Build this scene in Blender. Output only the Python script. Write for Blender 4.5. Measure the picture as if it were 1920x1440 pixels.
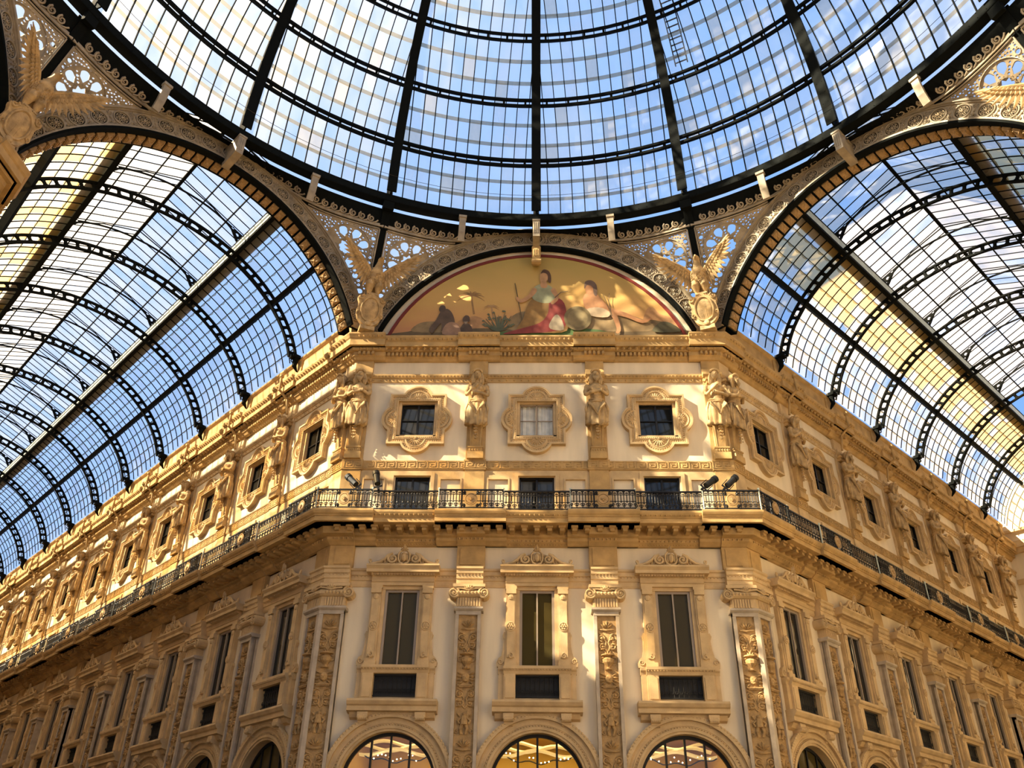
import bpy, math, random
from math import sin, cos, pi, sqrt, atan2, radians, tan, hypot
import numpy as np
from mathutils import Vector, Matrix
from mathutils.geometry import delaunay_2d_cdt

SC = bpy.context.scene
COL = SC.collection
for o in list(bpy.data.objects):
    bpy.data.objects.remove(o)

# ------------------------------------------------------------------ camera
cam_d = bpy.data.cameras.new('camera')
cam = bpy.data.objects.new('camera', cam_d)
COL.objects.link(cam)
cam_d.sensor_width = 36.0
cam_d.lens = 1588.15 / 1920 * 36.0
cam_d.clip_start = 0.05
cam_d.clip_end = 1000
_R = Vector((0.9996893, 0.0209864, 0.01344906))
_U = Vector((-9.206e-05, -0.536447, 0.843934))
_F = Vector((-0.0249258, 0.843673, 0.5362784))
_m = Matrix((_R, _U, -_F)).transposed().to_4x4()
_m.translation = Vector((-0.137, 0.0, 0.0))
cam.matrix_world = _m
SC.camera = cam

# ------------------------------------------------------------------ colour
SC.view_settings.view_transform = 'Standard'
SC.view_settings.look = 'None'
SC.view_settings.gamma = 1.0
SC.view_settings.use_curve_mapping = False
SC.view_settings.exposure = 0.55
SC.cycles.transparent_max_bounces = 24
SC.cycles.max_bounces = 7
SC.cycles.diffuse_bounces = 5

# ------------------------------------------------------------------ sun and sky
SUN_AZ = (0.925, 0.37)          # direction in which the sunlight travels, on plan
SUN_EL = radians(34)
_h = hypot(*SUN_AZ)
SUN_D = Vector((SUN_AZ[0]/_h*cos(SUN_EL), SUN_AZ[1]/_h*cos(SUN_EL), -sin(SUN_EL)))
sun_d = bpy.data.lights.new('sun', 'SUN')
sun_d.energy = 22.0
sun_d.angle = radians(0.6)
sun_d.color = (1.0, 0.82, 0.56)
sun = bpy.data.objects.new('sun', sun_d)
COL.objects.link(sun)
sun.location = (-60, -20, 60)
sun.rotation_euler = SUN_D.to_track_quat('-Z', 'Y').to_euler()

world = bpy.data.worlds.new('sky')
SC.world = world
world.use_nodes = True
wn = world.node_tree
wn.nodes.clear()
def wnode(t, **k):
    n = wn.nodes.new(t)
    for a, b in k.items():
        setattr(n, a, b)
    return n
w_out = wnode('ShaderNodeOutputWorld')
w_bg = wnode('ShaderNodeBackground')
w_tc = wnode('ShaderNodeTexCoord')
w_dot = wnode('ShaderNodeVectorMath', operation='DOT_PRODUCT')
w_dot.inputs[1].default_value = tuple(-SUN_D)
w_mr = wnode('ShaderNodeMapRange')
w_mr.inputs[1].default_value = -0.1
w_mr.inputs[2].default_value = 1.0
w_ramp = wnode('ShaderNodeValToRGB')
w_ramp.color_ramp.elements[0].position = 0.0
w_ramp.color_ramp.elements[0].color = (0.23, 0.47, 0.95, 1)
w_ramp.color_ramp.elements[1].position = 1.0
w_ramp.color_ramp.elements[1].color = (1.25, 1.2, 1.1, 1)
_e = w_ramp.color_ramp.elements.new(0.55)
_e.color = (0.52, 0.72, 1.05, 1)
w_nz = wnode('ShaderNodeTexNoise')
w_nz.inputs['Scale'].default_value = 2.4
w_nz.inputs['Detail'].default_value = 7.0
w_cr = wnode('ShaderNodeMapRange')
w_cr.inputs[1].default_value = 0.50
w_cr.inputs[2].default_value = 0.72
w_cm = wnode('ShaderNodeMath', operation='MULTIPLY')
w_cm.inputs[1].default_value = 0.6
w_mix = wnode('ShaderNodeMixRGB')
w_mix.inputs[2].default_value = (1.0, 0.98, 0.95, 1)
L = wn.links.new
L(w_tc.outputs['Generated'], w_dot.inputs[0])
L(w_dot.outputs['Value'], w_mr.inputs[0])
L(w_mr.outputs[0], w_ramp.inputs[0])
L(w_tc.outputs['Generated'], w_nz.inputs['Vector'])
L(w_nz.outputs['Fac'], w_cr.inputs[0])
L(w_cr.outputs[0], w_cm.inputs[0])
L(w_cm.outputs[0], w_mix.inputs[0])
L(w_ramp.outputs[0], w_mix.inputs[1])
L(w_mix.outputs[0], w_bg.inputs[0])
w_bg.inputs[1].default_value = 0.74
L(w_bg.outputs[0], w_out.inputs[0])

# ------------------------------------------------------------------ measured plan
S = 4.7                       # bay of the corner front
E = 0.2944                    # from corner to first pilaster axis
S2 = 4.6466                   # bay of the arcades
W = 1.5*S + E                 # half width of a corner front
A = 28.898                    # distance of the front from the camera
AP = W*(1 + sqrt(2))          # apothem of the octagon
CY = A - AP                   # centre of the octagon
T8 = tan(pi/8)
Q = sqrt(0.5)
FLOOR = -1.6
NL, NR = 12, 6
LL = E + NL*S2 + 1.0
LR = 31.6
random.seed(7)

# ------------------------------------------------------------------ materials
def newmat(name):
    m = bpy.data.materials.new(name)
    m.use_nodes = True
    nt = m.node_tree
    b = nt.nodes['Principled BSDF']
    return m, nt, b
def stone_mat(name, col, var=0.12, scale=1.5, rough=0.8, bump=0.15, bscale=25, streak=False):
    m, nt, b = newmat(name)
    tc = nt.nodes.new('ShaderNodeTexCoord')
    n1 = nt.nodes.new('ShaderNodeTexNoise'); n1.inputs['Scale'].default_value = scale; n1.inputs['Detail'].default_value = 6
    if streak:
        mp = nt.nodes.new('ShaderNodeMapping'); mp.inputs['Scale'].default_value = (1.6, 1.6, 0.25)
        nt.links.new(tc.outputs['Object'], mp.inputs[0]); nt.links.new(mp.outputs[0], n1.inputs['Vector'])
    else:
        nt.links.new(tc.outputs['Object'], n1.inputs['Vector'])
    r = nt.nodes.new('ShaderNodeValToRGB')
    d = [max(0, c*(1-2.2*var)) for c in col]; l = [min(1, c*(1+var)) for c in col]
    r.color_ramp.elements[0].position = 0.3; r.color_ramp.elements[0].color = (*d, 1)
    r.color_ramp.elements[1].position = 0.72; r.color_ramp.elements[1].color = (*l, 1)
    nt.links.new(n1.outputs['Fac'], r.inputs[0]); nt.links.new(r.outputs[0], b.inputs['Base Color'])
    b.inputs['Roughness'].default_value = rough
    n2 = nt.nodes.new('ShaderNodeTexNoise'); n2.inputs['Scale'].default_value = bscale; n2.inputs['Detail'].default_value = 4
    nt.links.new(tc.outputs['Object'], n2.inputs['Vector'])
    bp = nt.nodes.new('ShaderNodeBump'); bp.inputs['Strength'].default_value = bump; bp.inputs['Distance'].default_value = 0.03
    nt.links.new(n2.outputs['Fac'], bp.inputs['Height']); nt.links.new(bp.outputs[0], b.inputs['Normal'])
    return m
def plain(name, col, rough=0.5, metal=0.0, emit=None, es=0.0, spec=0.4):
    m, nt, b = newmat(name)
    b.inputs['Base Color'].default_value = (*col, 1)
    b.inputs['Roughness'].default_value = rough
    b.inputs['Metallic'].default_value = metal
    b.inputs['Specular IOR Level'].default_value = spec
    if emit:
        b.inputs['Emission Color'].default_value = (*emit, 1)
        b.inputs['Emission Strength'].default_value = es
    return m
def glass_mat(name, tint, dirt, dirtcol, gloss=0.015, nscale=0.8, streak=True, lo=0.35, hi=0.75):
    """sheet glass: clear share, a film of dust that scatters light, a little mirror"""
    m = bpy.data.materials.new(name); m.use_nodes = True
    nt = m.node_tree; nt.nodes.clear()
    out = nt.nodes.new('ShaderNodeOutputMaterial')
    tr = nt.nodes.new('ShaderNodeBsdfTransparent'); tr.inputs[0].default_value = (*tint, 1)
    tl = nt.nodes.new('ShaderNodeBsdfTranslucent'); tl.inputs[0].default_value = (*dirtcol, 1)
    df = nt.nodes.new('ShaderNodeBsdfDiffuse'); df.inputs[0].default_value = (*dirtcol, 1)
    md = nt.nodes.new('ShaderNodeMixShader'); md.inputs[0].default_value = 0.35
    nt.links.new(tl.outputs[0], md.inputs[1]); nt.links.new(df.outputs[0], md.inputs[2])
    tc = nt.nodes.new('ShaderNodeTexCoord')
    mp = nt.nodes.new('ShaderNodeMapping'); mp.inputs['Scale'].default_value = (1, 1, 0.3 if streak else 1)
    nz = nt.nodes.new('ShaderNodeTexNoise'); nz.inputs['Scale'].default_value = nscale; nz.inputs['Detail'].default_value = 5
    mr = nt.nodes.new('ShaderNodeMapRange')
    mr.inputs[1].default_value = lo; mr.inputs[2].default_value = hi
    mr.inputs[3].default_value = dirt[0]; mr.inputs[4].default_value = dirt[1]
    nt.links.new(tc.outputs['Object'], mp.inputs[0]); nt.links.new(mp.outputs[0], nz.inputs['Vector'])
    nt.links.new(nz.outputs['Fac'], mr.inputs[0])
    mx = nt.nodes.new('ShaderNodeMixShader')
    nt.links.new(mr.outputs[0], mx.inputs[0]); nt.links.new(tr.outputs[0], mx.inputs[1]); nt.links.new(md.outputs[0], mx.inputs[2])
    gl = nt.nodes.new('ShaderNodeBsdfGlossy'); gl.inputs['Roughness'].default_value = 0.06
    mg = nt.nodes.new('ShaderNodeMixShader'); mg.inputs[0].default_value = gloss
    nt.links.new(mx.outputs[0], mg.inputs[1]); nt.links.new(gl.outputs[0], mg.inputs[2])
    nt.links.new(mg.outputs[0], out.inputs[0])
    return m
M = {}
M['plaster'] = stone_mat('peach_plaster', (0.74, 0.625, 0.44), var=0.10, scale=0.7, rough=0.85, bump=0.05, bscale=12, streak=True)
M['stone'] = stone_mat('ochre_stone', (0.48, 0.305, 0.115), var=0.14, scale=2.2, rough=0.8, bump=0.18)
M['stone_pale'] = stone_mat('pale_ochre_stone', (0.57, 0.40, 0.20), var=0.12, scale=2.0, rough=0.8, bump=0.15)
M['relief'] = stone_mat('carved_ochre_stone', (0.42, 0.26, 0.10), var=0.18, scale=5, rough=0.75, bump=0.5, bscale=30)
M['grey_stone'] = stone_mat('grey_stone', (0.45, 0.37, 0.27), var=0.12, scale=2.5, rough=0.7, bump=0.1)
M['statue'] = stone_mat('weathered_statue_stone', (0.50, 0.335, 0.15), var=0.2, scale=4, rough=0.75, bump=0.25, bscale=18)
M['iron'] = plain('dark_green_iron', (0.005, 0.006, 0.0055), 0.8, 0.0, spec=0.06)
M['black_iron'] = plain('black_iron', (0.01, 0.009, 0.009), 0.4, 0.3)
M['tan_iron'] = stone_mat('tan_painted_iron', (0.36, 0.29, 0.195), var=0.15, scale=3, rough=0.6, bump=0.05)
M['brown_iron'] = stone_mat('brown_painted_iron', (0.40, 0.25, 0.10), var=0.15, scale=5, rough=0.55, bump=0.1)
M['pale_metal'] = stone_mat('pale_green_painted_metal', (0.55, 0.60, 0.50), var=0.1, scale=3, rough=0.6, bump=0.03)
M['gutter'] = plain('grey_zinc', (0.16, 0.15, 0.12), 0.6)
M['clear'] = glass_mat('clear_roof_glass', (0.90, 0.95, 1.0), (0.03, 0.16), (0.93, 0.92, 0.90), nscale=1.2)
M['dusty'] = glass_mat('dusty_roof_glass', (0.88, 0.93, 0.98), (0.14, 0.36), (0.86, 0.85, 0.83), nscale=0.7)
M['amber'] = glass_mat('sun_glow_tinted_roof_glass', (0.72, 0.60, 0.38), (0.36, 0.60), (0.78, 0.54, 0.22), nscale=0.8)  # dirty glass with the golden glow of sunlit panes put into its colour
M['frosted'] = glass_mat('rain_streaked_roof_glass', (0.80, 0.78, 0.74), (0.26, 0.48), (0.82, 0.74, 0.62), nscale=0.8)
M['lap'] = glass_mat('lapped_glass_edge', (0.52, 0.50, 0.43), (0.35, 0.60), (0.42, 0.37, 0.28), nscale=2)
def window_glass(name, col, spec=0.5):
    m, nt, b = newmat(name)
    b.inputs['Base Color'].default_value = (*col, 1)
    b.inputs['Roughness'].default_value = 0.03
    b.inputs['IOR'].default_value = 1.5
    b.inputs['Specular IOR Level'].default_value = spec
    nz = nt.nodes.new('ShaderNodeTexNoise'); nz.inputs['Scale'].default_value = 1.3
    tc = nt.nodes.new('ShaderNodeTexCoord'); nt.links.new(tc.outputs['Object'], nz.inputs['Vector'])
    bp = nt.nodes.new('ShaderNodeBump'); bp.inputs['Strength'].default_value = 0.05
    nt.links.new(nz.outputs['Fac'], bp.inputs['Height']); nt.links.new(bp.outputs[0], b.inputs['Normal'])
    return m
M['glass_dark'] = window_glass('dark_window_glass', (0.012, 0.012, 0.010))
M['glass_olive'] = window_glass('olive_window_glass', (0.055, 0.042, 0.014), 0.12)
M['shop_glass'] = glass_mat('shop_window_glass', (0.95, 0.95, 0.93), (0.0, 0.03), (0.9, 0.9, 0.9), gloss=0.03)
M['window_metal'] = plain('grey_window_metal', (0.30, 0.24, 0.18), 0.5)
M['curtain'] = stone_mat('white_curtain', (0.75, 0.74, 0.72), var=0.1, scale=4, rough=0.9, bump=0.3, bscale=6)
M['floor'] = stone_mat('mosaic_floor', (0.15, 0.115, 0.08), var=0.2, scale=0.4, rough=0.5, bump=0.02)
M['shop_wall'] = plain('golden_shop_wall', (0.60, 0.40, 0.06), 0.6)
M['bulb'] = plain('lit_bulb', (1, 0.9, 0.7), 0.4, 0, (1.0, 0.80, 0.5), 12.0)
M['shop_light'] = plain('lit_shop_ceiling_cove', (1, 0.9, 0.7), 0.4, 0, (1.0, 0.68, 0.22), 0.35)
M['black'] = plain('matt_black', (0.006, 0.006, 0.006), 0.6)
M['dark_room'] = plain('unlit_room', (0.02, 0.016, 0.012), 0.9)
M['red_line'] = plain('dark_red_paint', (0.16, 0.02, 0.012), 0.6)

# ------------------------------------------------------------------ mesh builder
class MB:
    def __init__(s):
        s.v = []; s.f = []; s.m = []
    def add(s, vs, fs, mi=0):
        n = len(s.v)
        s.v.extend(vs)
        for f in fs:
            s.f.append([i+n for i in f]); s.m.append(mi)
    def box(s, x0, x1, y0, y1, z0, z1, mi=0):
        s.add([(x0,y0,z0),(x1,y0,z0),(x1,y1,z0),(x0,y1,z0),(x0,y0,z1),(x1,y0,z1),(x1,y1,z1),(x0,y1,z1)],
              [(0,3,2,1),(4,5,6,7),(0,1,5,4),(1,2,6,5),(2,3,7,6),(3,0,4,7)], mi)
    def beam(s, a, b, w, h, up=(0,0,1), mi=0):
        a = Vector(a); b = Vector(b); d = (b-a)
        if d.length < 1e-6: return
        d.normalize(); up = Vector(up)
        x = d.cross(up)
        if x.length < 1e-4: x = d.cross(Vector((1,0,0)))
        x.normalize(); y = x.cross(d)
        x = x*(w/2); y = y*(h/2)
        vs = [a-x-y, a+x-y, a+x+y, a-x+y, b-x-y, b+x-y, b+x+y, b-x+y]
        s.add([tuple(v) for v in vs], [(0,3,2,1),(4,5,6,7),(0,1,5,4),(1,2,6,5),(2,3,7,6),(3,0,4,7)], mi)
    def ribbon(s, pts, ups, w, h, mi=0, closed=False):
        """rectangular section swept along pts; ups = outward direction per point"""
        n = len(pts); P = [Vector(p) for p in pts]; vs = []
        for i in range(n):
            if closed: d = P[(i+1) % n]-P[i-1]
            else: d = P[min(i+1, n-1)]-P[max(i-1, 0)]
            d.normalize(); u = Vector(ups[i]) if isinstance(ups, list) else Vector(ups)
            x = d.cross(u); x.normalize(); y = x.cross(d); y.normalize()
            x = x*(w/2); y = y*(h/2)
            for q in (-x-y, x-y, x+y, -x+y): vs.append(tuple(P[i]+q))
        fs = []
        m = n if closed else n-1
        for i in range(m):
            a = 4*i; b = 4*((i+1) % n)
            for k in range(4): fs.append((a+k, a+(k+1) % 4, b+(k+1) % 4, b+k))
        if not closed:
            fs.append((0,3,2,1)); e = 4*(n-1); fs.append((e,e+1,e+2,e+3))
        s.add(vs, fs, mi)
    def tube(s, pts, r, n=6, closed=False, mi=0, flat=None):
        P = [Vector(p) for p in pts]; m = len(P)
        if m < 2: return
        R = r if isinstance(r, (list, tuple)) else [r]*m
        vs = []; u = None
        for i in range(m):
            if closed: d = P[(i+1) % m]-P[i-1]
            else: d = P[min(i+1, m-1)]-P[max(i-1, 0)]
            if d.length < 1e-9: d = Vector((0,0,1))
            d.normalize()
            if u is None:
                u = d.cross(Vector((0,1,0)))
                if u.length < 0.1: u = d.cross(Vector((1,0,0)))
            u = u - d*u.dot(d)
            if u.length < 1e-6: u = d.orthogonal()
            u.normalize(); w = d.cross(u)
            for k in range(n):
                a = 2*pi*k/n
                o = u*(cos(a)*R[i]) + w*(sin(a)*R[i])
                if flat: o.y *= flat
                vs.append(tuple(P[i]+o))
        fs = []
        for i in range(m if closed else m-1):
            a = n*i; b = n*((i+1) % m)
            for k in range(n): fs.append((a+k, a+(k+1) % n, b+(k+1) % n, b+k))
        if not closed:
            fs.append(tuple(range(n-1, -1, -1))); e = n*(m-1); fs.append(tuple(e+k for k in range(n)))
        s.add(vs, fs, mi)
    def ball(s, c, r, nu=8, nv=5, mi=0):
        rx, ry, rz = r if isinstance(r, (tuple, list)) else (r, r, r)
        vs = [(c[0], c[1], c[2]-rz)]
        for j in range(1, nv):
            t = -pi/2 + pi*j/nv
            for i in range(nu):
                a = 2*pi*i/nu
                vs.append((c[0]+rx*cos(t)*cos(a), c[1]+ry*cos(t)*sin(a), c[2]+rz*sin(t)))
        vs.append((c[0], c[1], c[2]+rz)); e = len(vs)-1
        fs = [(0, 1+(i+1) % nu, 1+i) for i in range(nu)]
        for j in range(nv-2):
            for i in range(nu):
                a = 1+j*nu; b = a+nu
                fs.append((a+i, a+(i+1) % nu, b+(i+1) % nu, b+i))
        a = 1+(nv-2)*nu
        fs += [(a+i, a+(i+1) % nu, e) for i in range(nu)]
        s.add(vs, fs, mi)
    def leaf(s, x, z, ang, ln, wd, y=0.0, h=0.03, mi=0):
        """small ridged leaf lying on the wall plane, tip towards ang"""
        c, sn = cos(ang), sin(ang)
        def p(a, b, yy): return (x+a*c-b*sn, -y-yy, z+a*sn+b*c)
        vs = [p(0,0,0), p(ln*.45,wd/2,0), p(ln,0,0), p(ln*.45,-wd/2,0), p(ln*.45,0,h), p(ln*.75,0,h*.9)]
        s.add(vs, [(0,4,1),(1,4,5),(1,5,2),(0,3,4),(3,5,4),(3,2,5)], mi)
    def mould(s, x0, x1, prof, m0=0, m1=0, mi=0):
        """profile [(p, z)...] run along x; m0/m1 mitre the ends for the octagon corner"""
        n = len(prof)
        vs = [(x0-m0*p*T8, -p, z) for p, z in prof] + [(x1+m1*p*T8, -p, z) for p, z in prof]
        fs = [(i, (i+1) % n, n+(i+1) % n, n+i) for i in range(n)]
        fs.append(tuple(range(n-1, -1, -1))); fs.append(tuple(range(n, 2*n)))
        s.add(vs, fs, mi)
    def lathe(s, prof, c=(0,0,0), n=12, mi=0):
        vs = []
        for r, z in prof:
            for k in range(n):
                a = 2*pi*k/n; vs.append((c[0]+r*cos(a), c[1]+r*sin(a), c[2]+z))
        fs = []
        for i in range(len(prof)-1):
            for k in range(n): fs.append((i*n+k, i*n+(k+1) % n, (i+1)*n+(k+1) % n, (i+1)*n+k))
        fs.append(tuple(range(n-1, -1, -1))); e = n*(len(prof)-1); fs.append(tuple(e+k for k in range(n)))
        s.add(vs, fs, mi)
    def merge(s, o, fn=None, mi=None):
        n = len(s.v)
        s.v.extend([fn(v) for v in o.v] if fn else o.v)
        for f, k in zip(o.f, o.m):
            s.f.append([i+n for i in f]); s.m.append(k if mi is None else mi)
    def map(s, fn):
        s.v = [fn(v) for v in s.v]; return s
    def mesh(s, name, mats, smooth=False):
        me = bpy.data.meshes.new(name)
        me.from_pydata([tuple(v) for v in s.v], [], s.f)
        for m in (mats if isinstance(mats, (list, tuple)) else [mats]): me.materials.append(m)
        if len(me.materials) > 1: me.polygons.foreach_set('material_index', s.m)
        if smooth: me.polygons.foreach_set('use_smooth', [True]*len(me.polygons))
        me.update()
        return me
    def build(s, name, mats, parent=None, smooth=False):
        me = s.mesh(name, mats, smooth)
        return link(name, me, parent)

def link(name, data, parent=None):
    o = bpy.data.objects.new(name, data)
    COL.objects.link(o)
    if parent is not None: o.parent = parent
    return o
def tag(o, label=None, cat=None, group=None, kind=None):
    if label: o['label'] = label
    if cat: o['category'] = cat
    if group: o['group'] = group
    if kind: o['kind'] = kind
    return o
def thing(name, label=None, cat=None, group=None):
    return tag(link(name, None), label, cat, group)
def struct(name, mb, mat, smooth=False):
    o = mb.build(name, mat, None, smooth); o['kind'] = 'structure'; return o
def copy_tree(o, parent=None):
    c = o.copy(); COL.objects.link(c); c.parent = parent
    for ch in list(o.children): copy_tree(ch, c)
    return c
class Kind:
    """first use hands out the built thing itself, later ones hand out copies"""
    def __init__(s, root): s.root = root; s.used = False
    def put(s, mat, label, group=None, cat=None):
        o = copy_tree(s.root) if s.used else s.root
        s.used = True
        o.matrix_world = mat
        o['label'] = label
        if group: o['group'] = group
        if cat: o['category'] = cat
        return o

_tmp = bpy.data.collections.new('tmp'); COL.children.link(_tmp)
def fill2d(outlines, th=0.0):
    """polygons with holes (even-odd) in x,z -> MB slab, y from 0 to th (into the wall)"""
    vs = []; ed = []; loops = []
    for pts in outlines:
        n0 = len(vs); k = len(pts)
        vs += [Vector(p) for p in pts]; ed += [(n0+i, n0+(i+1) % k) for i in range(k)]
    ov, oe, of, _, _, _ = delaunay_2d_cdt(vs, ed, [], 1, 1e-5, False)
    P0 = np.array([vs[a][:] for a, b in ed]); P1 = np.array([vs[b][:] for a, b in ed])
    co = [(v.x, v.y) for v in ov]; keep = []
    for f in of:
        cx = sum(co[i][0] for i in f)/len(f); cz = sum(co[i][1] for i in f)/len(f)
        m = (P0[:, 1] > cz) != (P1[:, 1] > cz)
        if not m.any(): continue
        a = P0[m]; b = P1[m]
        if int(((b[:, 0]-a[:, 0])*(cz-a[:, 1])/(b[:, 1]-a[:, 1])+a[:, 0] > cx).sum()) % 2: keep.append(tuple(f))
    mb = MB(); n = len(co)
    if th <= 0:
        mb.add([(x, 0.0, z) for x, z in co], keep); return mb
    cnt = {}
    for f in keep:
        for i in range(len(f)):
            e = (f[i], f[(i+1) % len(f)]); cnt[e] = cnt.get(e, 0)+1
    side = [(e[1], e[0], e[0]+n, e[1]+n) for e in cnt if (e[1], e[0]) not in cnt]
    mb.add([(x, 0.0, z) for x, z in co]+[(x, th, z) for x, z in co], keep+[tuple(i+n for i in f[::-1]) for f in keep]+side)
    return mb
def remesh(mb, vox, smooth=2):
    me = mb.mesh('t', [M['black']])
    o = bpy.data.objects.new('t', me); _tmp.objects.link(o)
    r = o.modifiers.new('r', 'REMESH'); r.mode = 'VOXEL'; r.voxel_size = vox
    if smooth:
        s_ = o.modifiers.new('s', 'SMOOTH'); s_.factor = 0.5; s_.iterations = smooth
    dg = bpy.context.evaluated_depsgraph_get()
    e = bpy.data.meshes.new_from_object(o.evaluated_get(dg))
    out = MB(); out.add([tuple(v.co) for v in e.vertices], [tuple(p.vertices) for p in e.polygons])
    bpy.data.objects.remove(o); bpy.data.meshes.remove(me); bpy.data.meshes.remove(e)
    return out
def arcpts(cx, cz, r, a0, a1, n):
    return [(cx+r*cos(a0+(a1-a0)*i/n), cz+r*sin(a0+(a1-a0)*i/n)) for i in range(n+1)]
def circ(cx, cz, r, n=16, a0=0):
    return [(cx+r*cos(a0+2*pi*i/n), cz+r*sin(a0+2*pi*i/n)) for i in range(n)]
def rect(x0, x1, z0, z1): return [(x0,z0),(x1,z0),(x1,z1),(x0,z1)]
def spiral(cx, cz, r0, r1, a0, turns, y=0.0, n=None, sgn=1):
    n = n or int(16*turns)+2
    return [(cx+(r0+(r1-r0)*i/n)*cos(a0+sgn*2*pi*turns*i/n), y, cz+(r0+(r1-r0)*i/n)*sin(a0+sgn*2*pi*turns*i/n)) for i in range(n+1)]
def taper(a, b, n): return [a+(b-a)*i/(n-1) for i in range(n)]

# wall frames: local x along the wall, -y out of the wall, z up
MAT_C = Matrix.Translation((0, A, 0))
MAT_L = Matrix.Translation((-W, A, 0)) @ Matrix.Rotation(-pi/4, 4, 'Z')
MAT_R = Matrix.Translation((W, A, 0)) @ Matrix.Rotation(pi/4, 4, 'Z')
def at(frame, x, y=0.0, z=0.0): return frame @ Matrix.Translation((x, y, z))
ORD = ['first', 'second', 'third', 'fourth', 'fifth', 'sixth', 'seventh', 'eighth', 'ninth', 'tenth', 'eleventh', 'twelfth', 'thirteenth', 'fourteenth']
# ------------------------------------------------------------------ walls with their openings
def wall_holes(cx):
    hs = []
    hs.append([(cx-1.58, -1.0), (cx+1.58, -1.0)] + arcpts(cx, 3.6, 1.58, 0, pi, 24))
    hs.append(rect(cx-.72, cx+.72, 7.12, 9.88))
    hs.append(rect(cx-.71, cx+.71, 6.19, 6.9))
    hs.append(rect(cx-.66, cx+.66, 12.34, 14.22))
    hs.append(rect(cx-.78, cx+.78, 15.86, 17.46))
    return hs
BAYS_C = [-S, 0.0, S]
BAYS_L = [-(E+(k+.5)*S2) for k in range(NL)]
BAYS_R = [(E+(k+.5)*S2) for k in range(NR)]
def make_wall(name, frame, x0, x1, bays, z1=20.3):
    outl = [rect(x0, x1, FLOOR, z1)]
    for b in bays: outl += wall_holes(b)
    mb = fill2d(outl, 0.5)
    o = struct(name, mb, M['plaster']); o.matrix_world = frame
    return o
make_wall('wall_front', MAT_C, -W, W, BAYS_C)
make_wall('wall_left', MAT_L, -LL, 0, BAYS_L)
make_wall('wall_right', MAT_R, 0, LR, BAYS_R)

# plaster ground of each wall is backed by unlit rooms so the openings read dark
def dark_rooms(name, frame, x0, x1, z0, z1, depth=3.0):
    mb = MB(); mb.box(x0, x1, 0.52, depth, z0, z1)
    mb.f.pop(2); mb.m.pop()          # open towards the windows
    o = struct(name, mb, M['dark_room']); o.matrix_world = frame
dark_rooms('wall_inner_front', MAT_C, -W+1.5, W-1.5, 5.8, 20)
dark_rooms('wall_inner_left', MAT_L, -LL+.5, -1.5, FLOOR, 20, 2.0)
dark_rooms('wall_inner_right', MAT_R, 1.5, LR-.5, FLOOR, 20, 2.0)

# ------------------------------------------------------------------ mouldings
AX_C = [-.5*S, .5*S]
AX_L = [-(E+k*S2) for k in range(1, NL+1)]
AX_R = [(E+k*S2) for k in range(1, NR+1)]
WALLS = [('front', MAT_C, -W, W, 1, 1, AX_C, [-W+E, W-E]),
         ('left', MAT_L, -LL, 0, 0, 1, AX_L, [-E]),
         ('right', MAT_R, 0, LR, 1, 0, AX_R, [E])]
def spans(w, hw):
    """projecting blocks over every pilaster axis, the corner ones mitred"""
    _, _, x0, x1, m0, m1, ax, cax = w
    out = [(a-hw, a+hw, 0, 0) for a in ax if a+hw <= x1]
    for a in cax:
        if abs(a-x0) < 1 and m0: out.append((x0, a+hw, 1, 0))
        else: out.append((a-hw, x1, 0, 1))
    return out
def rng(a, b, step):
    n = max(1, int(round((b-a)/step)))
    return [a+(b-a)*(i+.5)/n for i in range(n)]
def dent(mb, x0, x1, p0, p1, z0, z1, pitch, w):
    for x in rng(x0, x1, pitch): mb.box(x-w/2, x+w/2, -p1, -p0, z0, z1)
def beads(mb, x0, x1, p, z, pitch, r):
    for x in rng(x0, x1, pitch): mb.ball((x, -p, z), r, 4, 2)
def top_cornice(P, s, zt):
    return [(-.1, zt), (P, zt), (P, zt-.07), (P-.03, zt-.12), (P-.07, zt-.2), (P-.12, zt-.25), (P-.12, 19.84),
            (.38+s, 19.84), (.36+s, 19.74), (.22+s, 19.72), (.21+s, 19.55), (.14+s, 19.50), (.08+s, 19.42), (.03+s, 19.40), (-.1, 19.40)]
def balcony_prof(P, s):
    return [(-.1, 12.30), (P, 12.30), (P, 12.22), (P-.03, 12.15), (P-.09, 12.09), (P-.09, 12.06), (P-.12, 12.06), (P-.12, 11.88),
            (.40+s, 11.88), (.38+s, 11.64), (.27+s, 11.60), (.24+s, 11.50), (.15+s, 11.44), (.08+s, 11.38), (-.1, 11.38)]
def entab_prof(s):
    return [(-.1, 10.53), (.17+s, 10.53), (.17+s, 10.46), (.12+s, 10.42), (.12+s, 10.30), (.08+s, 10.27), (.08+s, 10.12), (.05+s, 10.10), (.05+s, 9.97), (.03+s, 9.89), (-.1, 9.89)]
def meander(mb, x0, x1, p, z0, z1):
    h = z1-z0; n = max(1, int(round((x1-x0)/.40))); u = (x1-x0)/n; t = .022
    for i in range(n):
        X = x0+i*u
        def ln(ax, az, bx, bz):
            xa, xb = sorted((X+ax*u, X+bx*u)); za, zb = sorted((z0+az*h, z0+bz*h))
            mb.box(xa-t/2, xb+t/2, -p-.02, -p+.01, za-t/2, zb+t/2)
        ln(.05, .12, .05, .88); ln(.05, .88, .80, .88); ln(.80, .88, .80, .32); ln(.80, .32, .35, .32); ln(.35, .32, .35, .62); ln(.35, .62, .58, .62); ln(.05, .12, 1.05, .12)
n_trim = 0
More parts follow.
